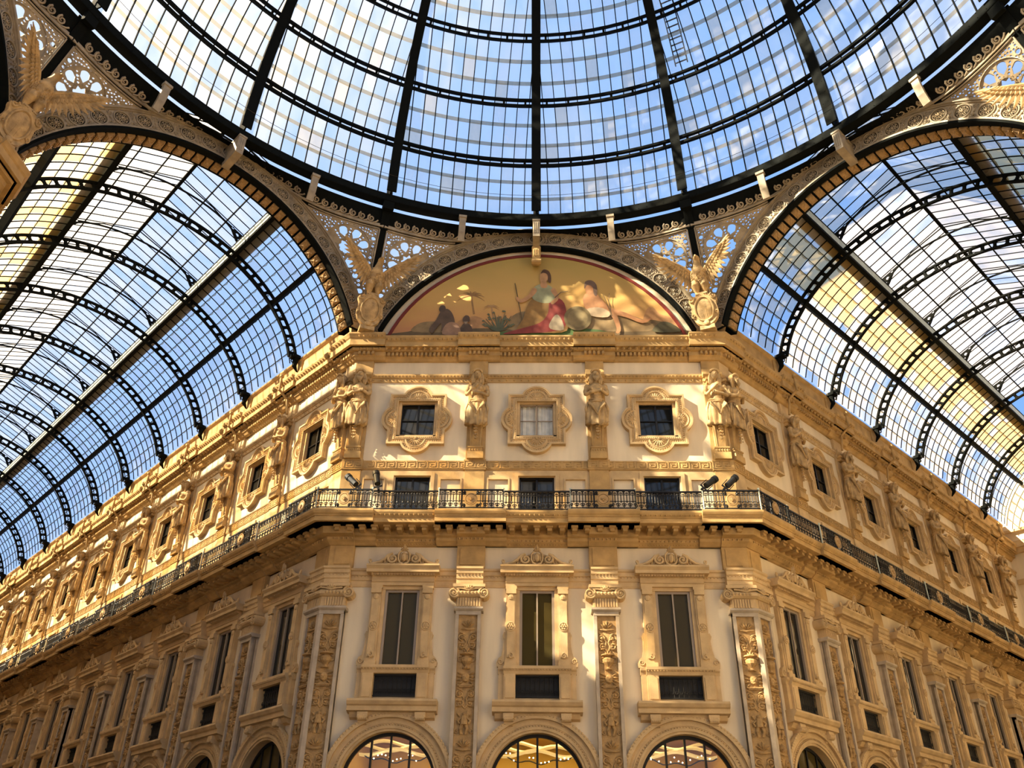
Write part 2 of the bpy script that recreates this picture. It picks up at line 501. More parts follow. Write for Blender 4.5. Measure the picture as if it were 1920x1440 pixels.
for w in WALLS:
    nm, fr, x0, x1, m0, m1, ax, cax = w
    side = nm != 'front'
    # top cornice
    mb = MB()
    mb.mould(x0, x1, top_cornice(.70, 0, 20.30), m0, m1)
    dent(mb, x0, x1, .2, .33, 19.56, 19.70, .17, .095)
    beads(mb, x0, x1, .66, 20.14, .19, .065)
    beads(mb, x0, x1, .47, 19.80, .26, .09)
    for a, b, q0, q1 in spans(w, .85):
        mb.mould(a, b, top_cornice(.82, .12, 20.38), q0, q1)
        beads(mb, a, b, .79, 20.22, .19, .065)
    for a, b, q0, q1 in spans(w, .45): dent(mb, a, b, .3, .45, 19.56, 19.70, .17, .095)
    n_trim += 1; struct('trim_%d' % n_trim, mb, M['stone']).matrix_world = fr
    # frieze blocks, string band, key band, attic piers
    mb = MB()
    prof = [(-.05, 18.76), (.13, 18.76), (.13, 18.70), (.09, 18.60), (.05, 18.58), (.05, 18.42), (-.05, 18.42)]
    mb.mould(x0, x1, prof, m0, m1); beads(mb, x0, x1, .13, 18.66, .14, .045); beads(mb, x0, x1, .06, 18.50, .3, .05)
    for a, b, q0, q1 in spans(w, .37):
        mb.mould(a, b, [(-.05, 18.76), (-.05, 19.45), (.12, 19.45), (.12, 18.76)], q0, q1)
        mb.mould(a, b, [(-.05, 18.80), (.24, 18.80), (.24, 18.70), (.16, 18.60), (.12, 18.58), (.12, 18.42), (-.05, 18.42)], q0, q1)
        mb.mould(a, b, [(-.05, 14.8), (-.05, 18.44), (.09, 18.44), (.09, 14.8)], q0, q1)
        mb.mould(a, b, [(-.05, 12.30), (-.05, 14.46), (.14, 14.46), (.14, 12.30)], q0, q1)
    n_trim += 1; struct('trim_%d' % n_trim, mb, M['stone_pale' if side else 'stone']).matrix_world = fr
    mb = MB()
    mb.mould(x0, x1, [(-.05, 14.84), (.10, 14.84), (.10, 14.46), (.05, 14.44), (-.05, 14.40)], m0, m1)
    meander(mb, x0, x1, .10, 14.47, 14.83)
    for a, b, q0, q1 in spans(w, .42):
        mb.mould(a, b, [(-.05, 14.86), (.18, 14.86), (.18, 14.44), (.10, 14.42), (-.05, 14.38)], q0, q1)
        meander(mb, a, b, .18, 14.47, 14.84)
    n_trim += 1; struct('trim_%d' % n_trim, mb, M['stone']).matrix_world = fr
    # balcony shelf
    mb = MB()
    mb.mould(x0, x1, balcony_prof(1.25, 0), m0, m1)
    for a, b, q0, q1 in spans(w, 1.26): mb.mould(a, b, balcony_prof(1.37, .12), q0, q1)
    dent(mb, x0, x1, .36, .84, 11.70, 11.885, .44, .16)
    dent(mb, x0, x1, .36, .90, 11.80, 11.885, .44, .24)
    beads(mb, x0, x1, .62, 11.83, .44, .06)
    beads(mb, x0, x1, 1.20, 12.14, .17, .05)
    beads(mb, x0, x1, .26, 11.54, .15, .05)
    beads(mb, x0, x1, .15, 11.44, .10, .035)
    for a, b, q0, q1 in spans(w, .5):
        mb.mould(a, b, [(-.05, 10.53), (-.05, 11.40), (.20, 11.40), (.20, 10.53)], q0, q1)
        mb.mould(a, b, [(-.05, 11.90), (.75, 11.90), (.70, 11.64), (.45, 11.60), (.42, 11.50), (.33, 11.44), (.24, 11.36), (-.05, 11.36)], q0, q1)
        beads(mb, a, b, .46, 11.54, .15, .05)
        mb.mould(a+.12, b-.12, [(.1, 10.66), (.1, 11.27), (.225, 11.27), (.225, 10.66)], 0, 0)
    n_trim += 1; struct('trim_%d' % n_trim, mb, M['stone']).matrix_world = fr
    # architrave between the lower windows
    mb = MB()
    mb.mould(x0, x1, entab_prof(0), m0, m1); beads(mb, x0, x1, .10, 10.25, .12, .03)
    for a, b, q0, q1 in spans(w, .47):
        mb.mould(a, b, entab_prof(.24), q0, q1); beads(mb, a, b, .34, 10.25, .12, .03)
    n_trim += 1; struct('trim_%d' % n_trim, mb, M['stone_pale']).matrix_world = fr
    if side:
        mb = MB()
        pr = [(-.35, 20.2), (-.35, 21.86), (.20, 21.86), (.20, 21.74), (.14, 21.68), (.10, 21.66), (.10, 20.50), (.2, 20.42), (.2, 20.2)]
        mb.mould(x0, x1, pr, m0, m1)
        for a in ax: mb.box(a-.32, a+.32, -.16, -.05, 20.4, 21.70)
        n_trim += 1; struct('trim_%d' % n_trim, mb, M['stone']).matrix_world = fr

# ------------------------------------------------------------------ things on the walls
def rebase(root, zb):
    def go(o):
        for c in o.children:
            if c.data is not None: c.data.transform(Matrix.Translation((0, 0, -zb)))
            go(c)
    go(root); root['zb'] = zb
    k = Kind(root); k.zb = zb; del root['zb']
    return k
def qout(d, a=1.12, r=.62, hv=1.5, hh=1.39, n=14):
    """four-lobed outline, pulled in by d"""
    a -= d; r -= d; cv = hv-d-r; ch = hh-d-r; pts = []
    def lobe(c, rot):
        t = math.acos(max(-1, min(1, (a-c)/r)))
        out = []
        for i in range(n+1):
            g = -t+2*t*i/n
            x, z = c+r*cos(g), r*sin(g)
            out.append((x*cos(rot)-z*sin(rot), x*sin(rot)+z*cos(rot)))
        return out
    pts += lobe(ch, 0) + [(a, a)] + lobe(cv, pi/2) + [(-a, a)] + lobe(ch, pi) + [(-a, -a)] + lobe(cv, -pi/2) + [(a, -a)]
    return pts
def resample(pts, step):
    out = []; n = len(pts)
    for i in range(n):
        a = pts[i]; b = pts[(i+1) % n]; d = hypot(b[0]-a[0], b[1]-a[1]); k = max(1, int(round(d/step)))
        for j in range(k): out.append((a[0]+(b[0]-a[0])*j/k, a[1]+(b[1]-a[1])*j/k))
    return out
def up(mb, p, zc=0, xc=0): return mb.map(lambda v: (v[0]+xc, v[1]-p, v[2]+zc))
def quatrefoil(curtain=False):
    zc = 16.64
    r = thing('quatrefoil_window', 'x', 'window')
    mb = MB()
    inn = rect(-.78, .78, -.78, .82)
    mb.merge(up(fill2d([qout(0), inn], .14), .14, zc))
    mb.merge(up(fill2d([qout(0), qout(.07)], .10), .22, zc))
    mb.merge(up(fill2d([qout(.07), qout(.11)], .05), .18, zc))
    mb.merge(up(fill2d([qout(.20), qout(.235)], .03), .165, zc))
    mb.merge(up(fill2d([rect(-.90, .90, -.90, .94), rect(-.78, .78, -.78, .82)], .05), .18, zc))
    for x, z in resample(qout(.15), .085): mb.ball((x, -.155, z+zc), .032, 4, 2)
    for x, z in resample(rect(-.84, .84, -.84, .88), .075): mb.ball((x, -.19, z+zc), .032, 4, 2)
    for dx, dz, a0 in ((0, .90, 0), (0, -.86, pi), (.86, 0, -pi/2), (-.86, 0, pi/2)):
        for i in range(9):
            g = a0 + pi*(i+.5)/9
            mb.leaf(dx, zc+dz, g, .34, .095, y=.15, h=.05)
        mb.tube([(dx+.37*cos(a0+pi*i/10), -.16, zc+dz+.37*sin(a0+pi*i/10)) for i in range(11)], .025, 4)
        mb.ball((dx, -.16, zc+dz), .07, 6, 4)
    for sx in (-1, 1):
        mb.box(min(sx*.78, sx*.66), max(sx*.78, sx*.66), -.05, .20, 15.86, 17.46)
    mb.box(-.78, .78, -.05, .30, 15.72, 15.98); mb.box(-.78, .78, 0, .30, 17.42, 17.60)
    mb.build('surround', M['stone_pale'], r)
    c = MB(); y = .12
    c.box(-.69, .69, y-.03, y+.03, 15.98, 16.04); c.box(-.69, .69, y-.03, y+.03, 17.38, 17.44)
    for x in (-.66, 0, .66): c.box(x-.035, x+.035, y-.03, y+.03, 16.0, 17.42)
    c.box(-.66, .66, y-.02, y+.02, 16.68, 16.71)
    f = c.build('casement', M['black_iron' if not curtain else 'window_metal'], r)
    g = MB(); g.box(-.66, .66, y+.035, y+.045, 16.0, 17.42)
    if curtain:
        g.build('pane', M['shop_glass'], f)
        k = MB()
        n = 22
        for i in range(n):
            a = -.66+1.32*i/n; b = -.66+1.32*(i+1)/n
            ya = y+.12+.03*sin(i*1.9); yb = y+.12+.03*sin((i+1)*1.9)
            k.add([(a, ya, 16.0), (b, yb, 16.0), (b, yb, 17.42), (a, ya, 17.42)], [(0,1,2,3)])
        k.build('curtain', M['curtain'], r)
    else:
        g.build('pane', M['glass_dark'], f)
    return rebase(r, 15.14)

def balcony_window():
    r = thing('balcony_window', 'x', 'window')
    mb = up(fill2d([rect(-1.98, 1.98, 12.3, 14.44), rect(-.70, .70, 12.31, 14.2), rect(-1.82, -1.08, 12.31, 14.06), rect(1.08, 1.82, 12.31, 14.06)], .07), .07)
    mb.merge(up(fill2d([rect(-.84, .84, 12.3, 14.34), rect(-.70, .70, 12.2, 14.2)], .05), .12))
    for s in (-1, 1):
        mb.merge(up(fill2d([rect(s*1.45-.43, s*1.45+.43, 12.3, 14.12), rect(s*1.45-.37, s*1.45+.37, 12.2, 14.06)], .03), .10))
    mb.build('surround', M['stone_pale'], r)
    c = MB()
    for x in (-.63, 0, .63): c.box(x-.035, x+.035, .09, .15, 12.34, 14.2)
    c.box(-.66, .66, .09, .15, 14.14, 14.22); c.box(-.66, .66, .10, .14, 13.6, 13.64)
    f = c.build('casement', M['black_iron'], r)
    g = MB(); g.box(-.66, .66, .155, .165, 12.34, 14.2)
    g.build('pane', M['glass_dark'], f)
    return rebase(r, 12.3)

def scroll_tube(mb, cx, cz, r0, a0, turns, sgn, y, rad):
    pts = spiral(cx, cz, r0, r0*.12, a0, turns, y=-y, sgn=sgn)
    mb.tube(pts, taper(rad, rad*.55, len(pts)), 5)
def pediment_window(olive=False):
    r = thing('pedimented_window', 'x', 'window')
    mb = MB()
    # jamb pilasters
    for s in (-1, 1):
        def bx(a, b, p0, p1, z0, z1): mb.box(min(s*a, s*b), max(s*a, s*b), -p1, -p0, z0, z1)
        bx(.60, .72, -.15, .08, 7.12, 9.88)
        bx(.72, 1.07, -.02, .16, 7.3, 9.62); bx(.77, 1.02, .1, .20, 7.45, 9.55)
        bx(.70, 1.09, -.02, .22, 7.12, 7.32)
        bx(.70, 1.09, -.02, .20, 9.80, 9.90); bx(.72, 1.07, -.02, .24, 9.62, 9.80)
        mb.ball((s*.895, -.20, 9.50), (.11, .05, .11), 8, 4)
        mb.lathe([(0.001, -.06), (.13, -.06), (.13, .0), (.10, .02), (.04, .03), (.001, .05)], n=10) if False else None
        for i in range(6):
            g = i*pi/3; mb.ball((s*.895+.075*cos(g), -.22, 8.48+.075*sin(g)), (.045, .03, .045), 5, 3)
        mb.tube([(s*.895+.145*cos(i*pi/8), -.21, 8.48+.145*sin(i*pi/8)) for i in range(16)], .022, 5, closed=True)
        mb.ball((s*.895, -.23, 8.48), .04, 5, 3)
        scroll_tube(mb, s*.895, 7.50, .10, pi/2, 1.2, s, .22, .025)
        # side console
        o = [(1.07, 7.16), (1.34, 7.16), (1.36, 7.3), (1.30, 7.44), (1.20, 7.52), (1.15, 7.75), (1.12, 8.05), (1.17, 8.2), (1.12, 8.32), (1.07, 8.3)]
        mb.merge(up(fill2d([[(s*a, b) for a, b in o]], .12), .12))
        scroll_tube(mb, s*1.23, 7.33, .10, 0, 1.3, s, .13, .025)
        # pedestals under the rail
        bx(.72, 1.10, -.02, .26, 6.04, 6.92); bx(.77, 1.05, .2, .29, 6.14, 6.82); bx(1.10, 1.28, -.02, .16, 6.04, 6.92)
    mb.box(-.72, .72, -.10, .35, 9.78, 9.90)
    mb.mould(-1.30, 1.30, [(-.02, 7.14), (.22, 7.14), (.22, 7.06), (.17, 7.0), (.15, 6.92), (-.02, 6.92)])
    mb.mould(-1.12, 1.12, [(-.02, 7.15), (.36, 7.15), (.36, 7.06), (.30, 7.0), (.26, 6.90), (-.02, 6.90)])
    beads(mb, -1.1, 1.1, .34, 7.02, .10, .03)
    # entablature and slab
    mb.mould(-1.10, 1.10, [(-.02, 9.90), (.20, 9.90), (.20, 10.0), (.23, 10.02), (.18, 10.06), (.18, 10.22), (.30, 10.27), (.30, 10.31), (-.02, 10.31)])
    dent(mb, -1.14, 1.14, .2, .32, 10.24, 10.31, .10, .055)
    mb.mould(-1.28, 1.28, [(-.02, 10.31), (.44, 10.31), (.44, 10.42), (.47, 10.46), (.52, 10.52), (.52, 10.58), (-.02, 10.58)])
    # sill
    mb.mould(-1.46, 1.46, [(-.02, 6.05), (.46, 6.05), (.48, 5.98), (.42, 5.88), (.36, 5.84), (.36, 5.70), (.20, 5.66), (-.02, 5.64)])
    mb.mould(-1.38, 1.38, [(-.02, 5.66), (.26, 5.66), (.16, 5.52), (-.02, 5.46)])
    mb.build('surround', M['stone_pale'], r)
    # crest: two scrolls meeting at a masked head
    mb = MB(); z0 = 10.58
    for s in (-1, 1):
        p = [(s*1.22, -.16, z0+.16), (s*1.17, -.16, z0+.05), (s*1.05, -.16, z0+.05), (s*.85, -.17, z0+.10), (s*.68, -.18, z0+.22), (s*.55, -.19, z0+.36), (s*.42, -.2, z0+.40)]
        mb.tube(p, [.035, .05, .05, .055, .055, .05, .05], 6)
        scroll_tube(mb, s*.40, z0+.22, .185, pi/2, 1.7, -s if s > 0 else 1, .2, .05)
        scroll_tube(mb, s*1.20, z0+.15, .07, -pi/2, 1.2, -s, .17, .03)
        mb.ball((s*.40, -.2, z0+.21), .05, 6, 4)
        for i in range(5): mb.leaf(s*(.95-.12*i), z0+.04, pi/2+s*(.5-.1*i), .12+.06*i, .10, y=.12, h=.06)
        for i in range(4): mb.leaf(s*.17, z0+.05+.09*i, (0.25 if s > 0 else pi-.25), .16, .08, y=.14, h=.06)
        mb.tube([(s*.02, -.2, z0+.02), (s*.14, -.2, z0+.07), (s*.2, -.2, z0+.2), (s*.19, -.2, z0+.4), (s*.1, -.2, z0+.5)], .035, 5)
        for i in range(3): mb.leaf(0, z0+.47, pi/2-s*(.25+.38*i), .24-.03*i, .09, y=.2, h=.07)
        p2 = [(s*a, b+z0) for a, b in ((0, 0), (1.1, 0), (1.0, .06), (.8, .1), (.6, .28), (.3, .42), (0, .46))]
        mb.merge(up(fill2d([p2], .1), .1))
    mb.leaf(0, z0+.47, pi/2, .30, .10, y=.22, h=.08)
    mb.map(lambda v: (v[0], v[1]-.22, v[2]))
    cr = mb.build('crest', M['stone_pale'], r)
    h = MB()
    h.ball((0, -.2, z0+.27), (.105, .11, .15), 12, 9)
    h.ball((0, -.30, z0+.26), (.018, .03, .035), 6, 4)
    h.ball((0, -.285, z0+.20), (.035, .02, .012), 6, 4)
    for s in (-1, 1):
        h.ball((s*.04, -.285, z0+.295), (.02, .015, .01), 6, 4)
        h.tube([(s*.09, -.2, z0+.38), (s*.125, -.2, z0+.28), (s*.11, -.19, z0+.14)], .03, 5)
    h.tube([(-.08, -.24, z0+.37), (0, -.27, z0+.41), (.08, -.24, z0+.37)], .03, 5)
    h.map(lambda v: (v[0], v[1]-.22, v[2]))
    h.build('mask', M['stone_pale'], cr, True)
    # brackets under the sill
    for s in (-1, 1):
        b = MB(); x = s*.93
        b.box(x-.17, x+.17, -.34, 0, 5.50, 5.66)
        b.tube([(x-.15, -.28, 5.50), (x+.15, -.28, 5.50)], .10, 10)
        b.tube([(x-.14, -.12, 5.36), (x+.14, -.12, 5.36)], .07, 10)
        b.box(x-.13, x+.13, -.24, 0, 5.34, 5.52)
        for d in (-.09, -.03, .03, .09): b.box(x+d-.012, x+d+.012, -.385, -.2, 5.44, 5.56)
        b.build('bracket', M['stone_pale'], r)
    c = MB(); y = .02
    for x in (-.56, .56): c.box(x-.05, x+.05, y-.04, y+.04, 7.12, 9.80)
    c.box(-.025, .025, y-.04, y+.02, 7.12, 9.80); c.box(-.6, .6, y-.04, y+.04, 9.70, 9.80); c.box(-.6, .6, y-.04, y+.04, 7.12, 7.19)
    f = c.build('casement', M['window_metal'], r)
    g = MB(); g.box(-.56, .56, y+.045, y+.055, 7.12, 9.78)
    g.build('pane', M['glass_olive' if olive else 'glass_dark'], f)
    g = MB()
    g.box(-.71, .71, -.02, .02, 6.19, 6.90)
    g.box(-.71, .71, -.10, -.06, 6.84, 6.90); g.box(-.71, .71, -.10, -.06, 6.19, 6.23)
    for i in range(9):
        x = -.62+i*.155
        for sg in (-1, 1): scroll_tube(g, x, 6.37, .06, pi/2, 1.1, sg, .09, .012)
        g.tube([(x+.077, -.08, 6.22), (x+.077, -.08, 6.86)], .010, 4)
        scroll_tube(g, x, 6.70, .05, -pi/2, 1.0, 1, .09, .010)
    g.build('grille', M['black'], r)
    return rebase(r, 5.3)

def arched_window(shop=False):
    r = thing('arched_window', 'x', 'window')
    mb = MB()
    def ring(r0, r1, th, p, zc=3.6):
        o = arcpts(0, zc, r1, 0, pi, 30) + arcpts(0, zc, r0, pi, 0, 30)
        mb.merge(up(fill2d([o], th), p))
    ring(1.52, 2.04, .30, .12); ring(1.93, 2.08, .12, .22); ring(1.60, 1.68, .06, .16); ring(1.76, 1.80, .03, .14)
    for s in (-1, 1):
        a, b = sorted((s*1.52, s*2.02)); mb.box(a, b, -.12, .18, FLOOR, 3.45)
        a, b = sorted((s*1.48, s*2.10)); mb.box(a, b, -.2, .18, 3.42, 3.62)
    for i in range(56):
        g = pi*(i+.5)/56
        mb.ball((2.05*cos(g), -.2, 3.6+2.05*sin(g)), (.05, .05, .05), 5, 3)
        mb.ball((1.72*cos(g), -.14, 3.6+1.72*sin(g)), (.03, .03, .03), 4, 2)
    mb.build('archivolt', M['stone_pale'], r)
    mb2 = MB(); save = mb
    o = arcpts(0, 3.6, 1.56, 0, pi, 30) + [(-1.56, -1.0), (-1.42, -1.0)] + arcpts(0, 3.6, 1.42, pi, 0, 30) + [(1.42, -1.0), (1.56, -1.0)]
    mb2.merge(up(fill2d([o], .12), -.18))
    for x in (-.62, 0, .62):
        t = sqrt(1.45**2-x*x); mb2.box(x-.035, x+.035, .19, .27, -1.0, 3.6+t)
    mb2.box(-1.45, 1.45, .20, .26, 3.50, 3.58)
    f = mb2.build('iron_frame', M['black'], r)
    g = fill2d([arcpts(0, 3.6, 1.45, 0, pi, 30) + [(-1.45, -1.0), (1.45, -1.0)]], .01)
    up(g, -.24).build('pane', M['shop_glass' if shop else 'glass_olive'], f)
    return rebase(r, FLOOR)

def relief_mesh():
    """candelabrum carving: vases, paired scrolls, leaves, masks and ledges up the axis"""
    rnd = random.Random(3); z = 8.72; p = .25
    k = 0; out = []
    while z > -.6:
        mb = MB(); out.append(mb)
        kind = ('crown', 'scroll', 'vase', 'mask', 'scroll2', 'figure')[k % 6]; k += 1
        if kind == 'crown':
            for i in range(5): mb.leaf(0, z-.30, pi/2+(-2+i)*.45, .28-.02*abs(i-2), .09, y=p, h=.07)
            mb.tube([(-.2, -p, z-.34), (0, -p-.03, z-.37), (.2, -p, z-.34)], .03, 5); z -= .46
        elif kind in ('scroll', 'scroll2'):
            for s in (-1, 1):
                sg = s if kind == 'scroll' else -s
                scroll_tube(mb, s*.15, z-.17, .115, -pi/2 if kind == 'scroll' else pi/2, 1.6, sg, p+.01, .03)
                scroll_tube(mb, s*.13, z-.46, .10, pi/2, 1.4, -sg, p+.01, .028)
                for i in range(4): mb.leaf(s*.05, z-.1-.14*i, (pi*.15 if s > 0 else pi*.85)-s*.25*i, .21, .08, y=p, h=.06)
                mb.tube([(0, -p, z-.62), (s*.08, -p, z-.5), (s*.03, -p, z-.32), (s*.09, -p, z-.2)], .025, 5)
                mb.ball((s*.15, -p-.02, z-.17), .04, 6, 4); mb.ball((s*.13, -p-.02, z-.46), .035, 6, 4)
            z -= .70
        elif kind == 'vase':
            mb.lathe([(.10, -.52), (.12, -.49), (.05, -.46), (.05, -.42), (.15, -.28), (.17, -.18), (.11, -.12), (.09, -.09), (.20, -.05), (.20, -.02), (.02, 0)], c=(0, -p, z), n=10)
            for s in (-1, 1):
                mb.tube([(s*.12, -p, z-.1), (s*.24, -p, z-.14), (s*.23, -p, z-.26), (s*.15, -p, z-.28)], .02, 5)
            for i in range(3): mb.leaf(0, z-.04, pi/2+(i-1)*.6, .18, .08, y=p, h=.06)
            z -= .60
        elif kind == 'mask':
            mb.ball((0, -p, z-.2), (.11, .09, .15), 10, 7); mb.ball((0, -p-.09, z-.21), (.02, .03, .04), 5, 4)
            for s in (-1, 1):
                mb.ball((s*.045, -p-.07, z-.16), .025, 5, 4)
                for i in range(4): mb.leaf(s*.08, z-.1-.07*i, (.4-.35*i) if s > 0 else pi-.4+.35*i, .19, .08, y=p, h=.06)
            mb.ball((0, -p-.05, z-.30), (.05, .03, .03), 6, 4)
            mb.box(-.22, .22, -p-.07, -p+.02, z-.46, z-.42); mb.box(-.18, .18, -p-.05, -p+.02, z-.50, z-.46); z -= .54
        else:
            mb.ball((0, -p-.02, z-.10), (.06, .06, .07), 8, 6); mb.tube([(0, -p-.02, z-.15), (0, -p-.03, z-.42)], [.08, .10], 8)
            for s in (-1, 1):
                mb.tube([(s*.07, -p-.02, z-.2), (s*.17, -p-.02, z-.3), (s*.12, -p-.05, z-.40)], .03, 6)
                mb.tube([(s*.05, -p-.02, z-.40), (s*.09, -p-.04, z-.55), (s*.06, -p, z-.70)], .045, 6)
                scroll_tube(mb, s*.20, z-.62, .07, pi/2, 1.2, -s, p, .022)
                mb.leaf(s*.1, z-.2, (.9 if s > 0 else pi-.9), .18, .09, y=p, h=.05)
            z -= .80
        mb.map(lambda v: (v[0]*1.18, v[1], v[2]))
        mb.kind = 'carved_'+{'scroll2': 'scrolls', 'scroll': 'scrolls'}.get(kind, kind)
    return out
RELIEF = [(m_.kind, m_.mesh(m_.kind, [M['relief']])) for m_ in relief_mesh()]
def pilaster(side=0):
    """side: -1/+1 when that flank folds round the octagon corner"""
    r = thing('carved_pilaster', 'x', 'pilaster')
    def ends(h, c=0):
        a, b, q0, q1 = -h, h, 0, 0
        if side < 0: a, q0 = -E, 1
        if side > 0: b, q1 = E, 1
        return a, b, q0, q1
    mb = MB()
    a, b, q0, q1 = ends(.43)
    mb.mould(a, b, [(-.02, -1.2), (.22, -1.2), (.22, 9.10), (-.02, 9.10)], q0, q1)
    def strip(x0, x1, q0=0, q1=0, z0=-1.0, z1=8.95): mb.mould(x0, x1, [(.1, z0), (.31, z0), (.31, z1), (.1, z1)], q0, q1)
    strip(-.43 if side >= 0 else -E, -.32 if side >= 0 else -E+.0, q0, 0) if side >= 0 else strip(-E, -.32+.04, 1, 0)
    strip(.32, .43) if side <= 0 else strip(.28, E, 0, 1)
    mb.mould(a, b, [(.1, 8.84), (.322, 8.84), (.322, 8.98), (.1, 8.98)], q0, q1)
    a, b, q0, q1 = ends(.50)
    mb.mould(a, b, [(-.02, 8.97), (.34, 8.97), (.40, 9.03), (.40, 9.10), (-.02, 9.10)], q0, q1)
    mb.mould(a, b, [(-.02, FLOOR), (.42, FLOOR), (.42, -1.2), (.36, -1.0), (-.02, -1.0)], q0, q1)
    mb.build('shaft', M['grey_stone'], r)
    pm = MB(); a, b, q0, q1 = ends(.325)
    pm.mould(a, b, [(.20, -1.0), (.235, -1.0), (.235, 8.86), (.20, 8.86)], q0, q1)
    pn = pm.build('panel', M['relief'], r)
    for kn, me in RELIEF: link(kn, me.copy(), pn)
    # capital
    mb = MB(); a, b, q0, q1 = ends(.43)
    mb.mould(a, b, [(-.02, 9.10), (.31, 9.10), (.31, 9.45), (-.02, 9.45)], q0, q1)
    for x in rng(max(a, -.42), min(b, .42), .09): mb.box(x-.022, x+.022, -.345, -.25, 9.13, 9.42)
    mb.mould(a-.02*(side >= 0), b+.02*(side <= 0), [(-.02, 9.45), (.36, 9.45), (.44, 9.52), (.44, 9.62), (.36, 9.70), (-.02, 9.70)], q0, q1)
    beads(mb, a, b, .44, 9.57, .13, .07)
    a, b, q0, q1 = ends(.56)
    mb.mould(a, b, [(-.02, 9.78), (.46, 9.78), (.46, 9.89), (-.02, 9.89)], q0, q1)
    for s in (-1, 1):
        if s == side: continue
        mb.tube([(s*.52, -.38, 9.58), (s*.52, 0, 9.58)], .19, 14)
        pts = spiral(s*.52, 9.58, .20, .03, pi/2, 2.1, y=-.40, n=30, sgn=s)
        mb.tube(pts, taper(.045, .02, len(pts)), 5)
        for i in range(10):
            g = i*pi/5; mb.ball((s*.52+.145*cos(g), -.385, 9.58+.145*sin(g)), .026, 4, 2)
        mb.ball((s*.52, -.40, 9.58), .05, 6, 4)
    c0 = 0 if side == 0 else side*.1
    mb.tube([(c0-.40, -.41, 9.74), (c0-.2, -.43, 9.72), (c0, -.44, 9.66), (c0+.2, -.43, 9.72), (c0+.40, -.41, 9.74)], .035, 5)
    for i in range(5): mb.leaf(c0, 9.66, pi/2+(i-2)*.5, .22, .09, y=.44, h=.06)
    mb.build('capital', M['stone_pale'], r)
    return rebase(r, FLOOR)

def place_on(kind, frame, x, label, group=None):
    return kind.put(at(frame, x, 0, kind.zb), label, group)

WNAME = {'C': 'corner front', 'L': 'long arcade wall', 'R': 'short arcade wall'}
FR = {'C': MAT_C, 'L': MAT_L, 'R': MAT_R}
def nth(i, n): return ORD[i]
K_q = quatrefoil(); K_qc = quatrefoil(True); K_b = balcony_window(); K_p = pediment_window(); K_po = pediment_window(True); K_a = arched_window(); K_as = arched_window(True)
K_pm, K_pl, K_pr = pilaster(0), pilaster(-1), pilaster(1)
REFL = ['on the side of the sunlit long wall', 'in the middle', 'on the side of the shaded short wall']
for i, x in enumerate(BAYS_C):
    where = ['beside the long sunlit wall', 'in the middle of the front', 'beside the short shaded wall'][i]
    place_on(K_qc if i == 1 else K_q, MAT_C, x, ['four-lobed stone window with blue sky reflection, corner front, beside the long sunlit wall',
             'four-lobed stone window with a white curtain, middle of the corner front',
             'four-lobed stone window with dark panes, corner front, beside the short shaded wall'][i], 'four-lobed windows of the upper storey')
    place_on(K_b, MAT_C, x, 'low square window behind the balcony rail, corner front, ' + where, 'windows on the balcony')
    place_on(K_po, MAT_C, x, 'tall window under a carved scroll crest, corner front, ' + where, 'tall crested windows')
    place_on(K_as, MAT_C, x, 'big round-arched shop window glowing amber, corner front, ' + where, 'round-arched ground floor windows')
for key, bays, txt in (('L', BAYS_L, 'long sunlit arcade wall'), ('R', BAYS_R, 'short shaded arcade wall')):
    for i, x in enumerate(bays):
        o_ = ORD[i]
        place_on(K_q, FR[key], x, 'four-lobed stone window, %s from the corner on the %s' % (o_, txt), 'four-lobed windows of the upper storey')
        place_on(K_b, FR[key], x, 'low square window behind the balcony rail, %s from the corner, %s' % (o_, txt), 'windows on the balcony')
        place_on(K_p, FR[key], x, 'tall dark window under a carved crest, %s from the corner, %s' % (o_, txt), 'tall crested windows')
        if i < 7: place_on(K_a, FR[key], x, 'dark round-arched window with stone rim, %s from the corner, %s' % (o_, txt), 'round-arched ground floor windows')
G = 'carved pilasters'
place_on(K_pl, MAT_C, -W+E, 'carved pilaster at the fold of the corner front, beside the long sunlit wall', G)
place_on(K_pm, MAT_C, -.5*S, 'carved pilaster on the corner front between the sunlit-side and middle windows', G)
place_on(K_pm, MAT_C, .5*S, 'carved pilaster on the corner front between the middle and shaded-side windows', G)
place_on(K_pr, MAT_C, W-E, 'carved pilaster at the fold of the corner front, beside the short shaded wall', G)
place_on(K_pr, MAT_L, -E, 'carved pilaster where the long sunlit arcade wall meets the corner front', G)
place_on(K_pl, MAT_R, E, 'carved pilaster where the short shaded arcade wall meets the corner front', G)
for k, x in enumerate(AX_L): place_on(K_pm, MAT_L, x, 'carved pilaster after the %s window bay of the long sunlit arcade wall' % ORD[k], G)
for k, x in enumerate(AX_R): place_on(K_pm, MAT_R, x, 'carved pilaster after the %s window bay of the short shaded arcade wall' % ORD[k], G)

# downpipes over the caryatids
mb = MB()
mb.tube([(0, -.86, 20.52), (0, -.86, 19.86)], .06, 8); mb.tube([(0, -.86, 19.9), (0, -.42, 19.6), (0, -.30, 18.86)], .055, 8)
mb.lathe([(.05, 20.5), (.11, 20.56), (.11, 20.66), (.03, 20.72)], c=(0, -.86, 0), n=8)
r = thing('drainpipe', 'x', 'drainpipe'); mb.build('pipe', M['stone'], r); K_d = rebase(r, 18.86)
for key, axs, txt in (('L', AX_L, 'long sunlit arcade wall'), ('R', AX_R, 'short shaded arcade wall')):
    for k, x in enumerate(axs): place_on(K_d, FR[key], x, 'thin ochre drainpipe crossing the cornice at the %s pilaster of the %s' % (ORD[k], txt), 'drainpipes on the cornice')
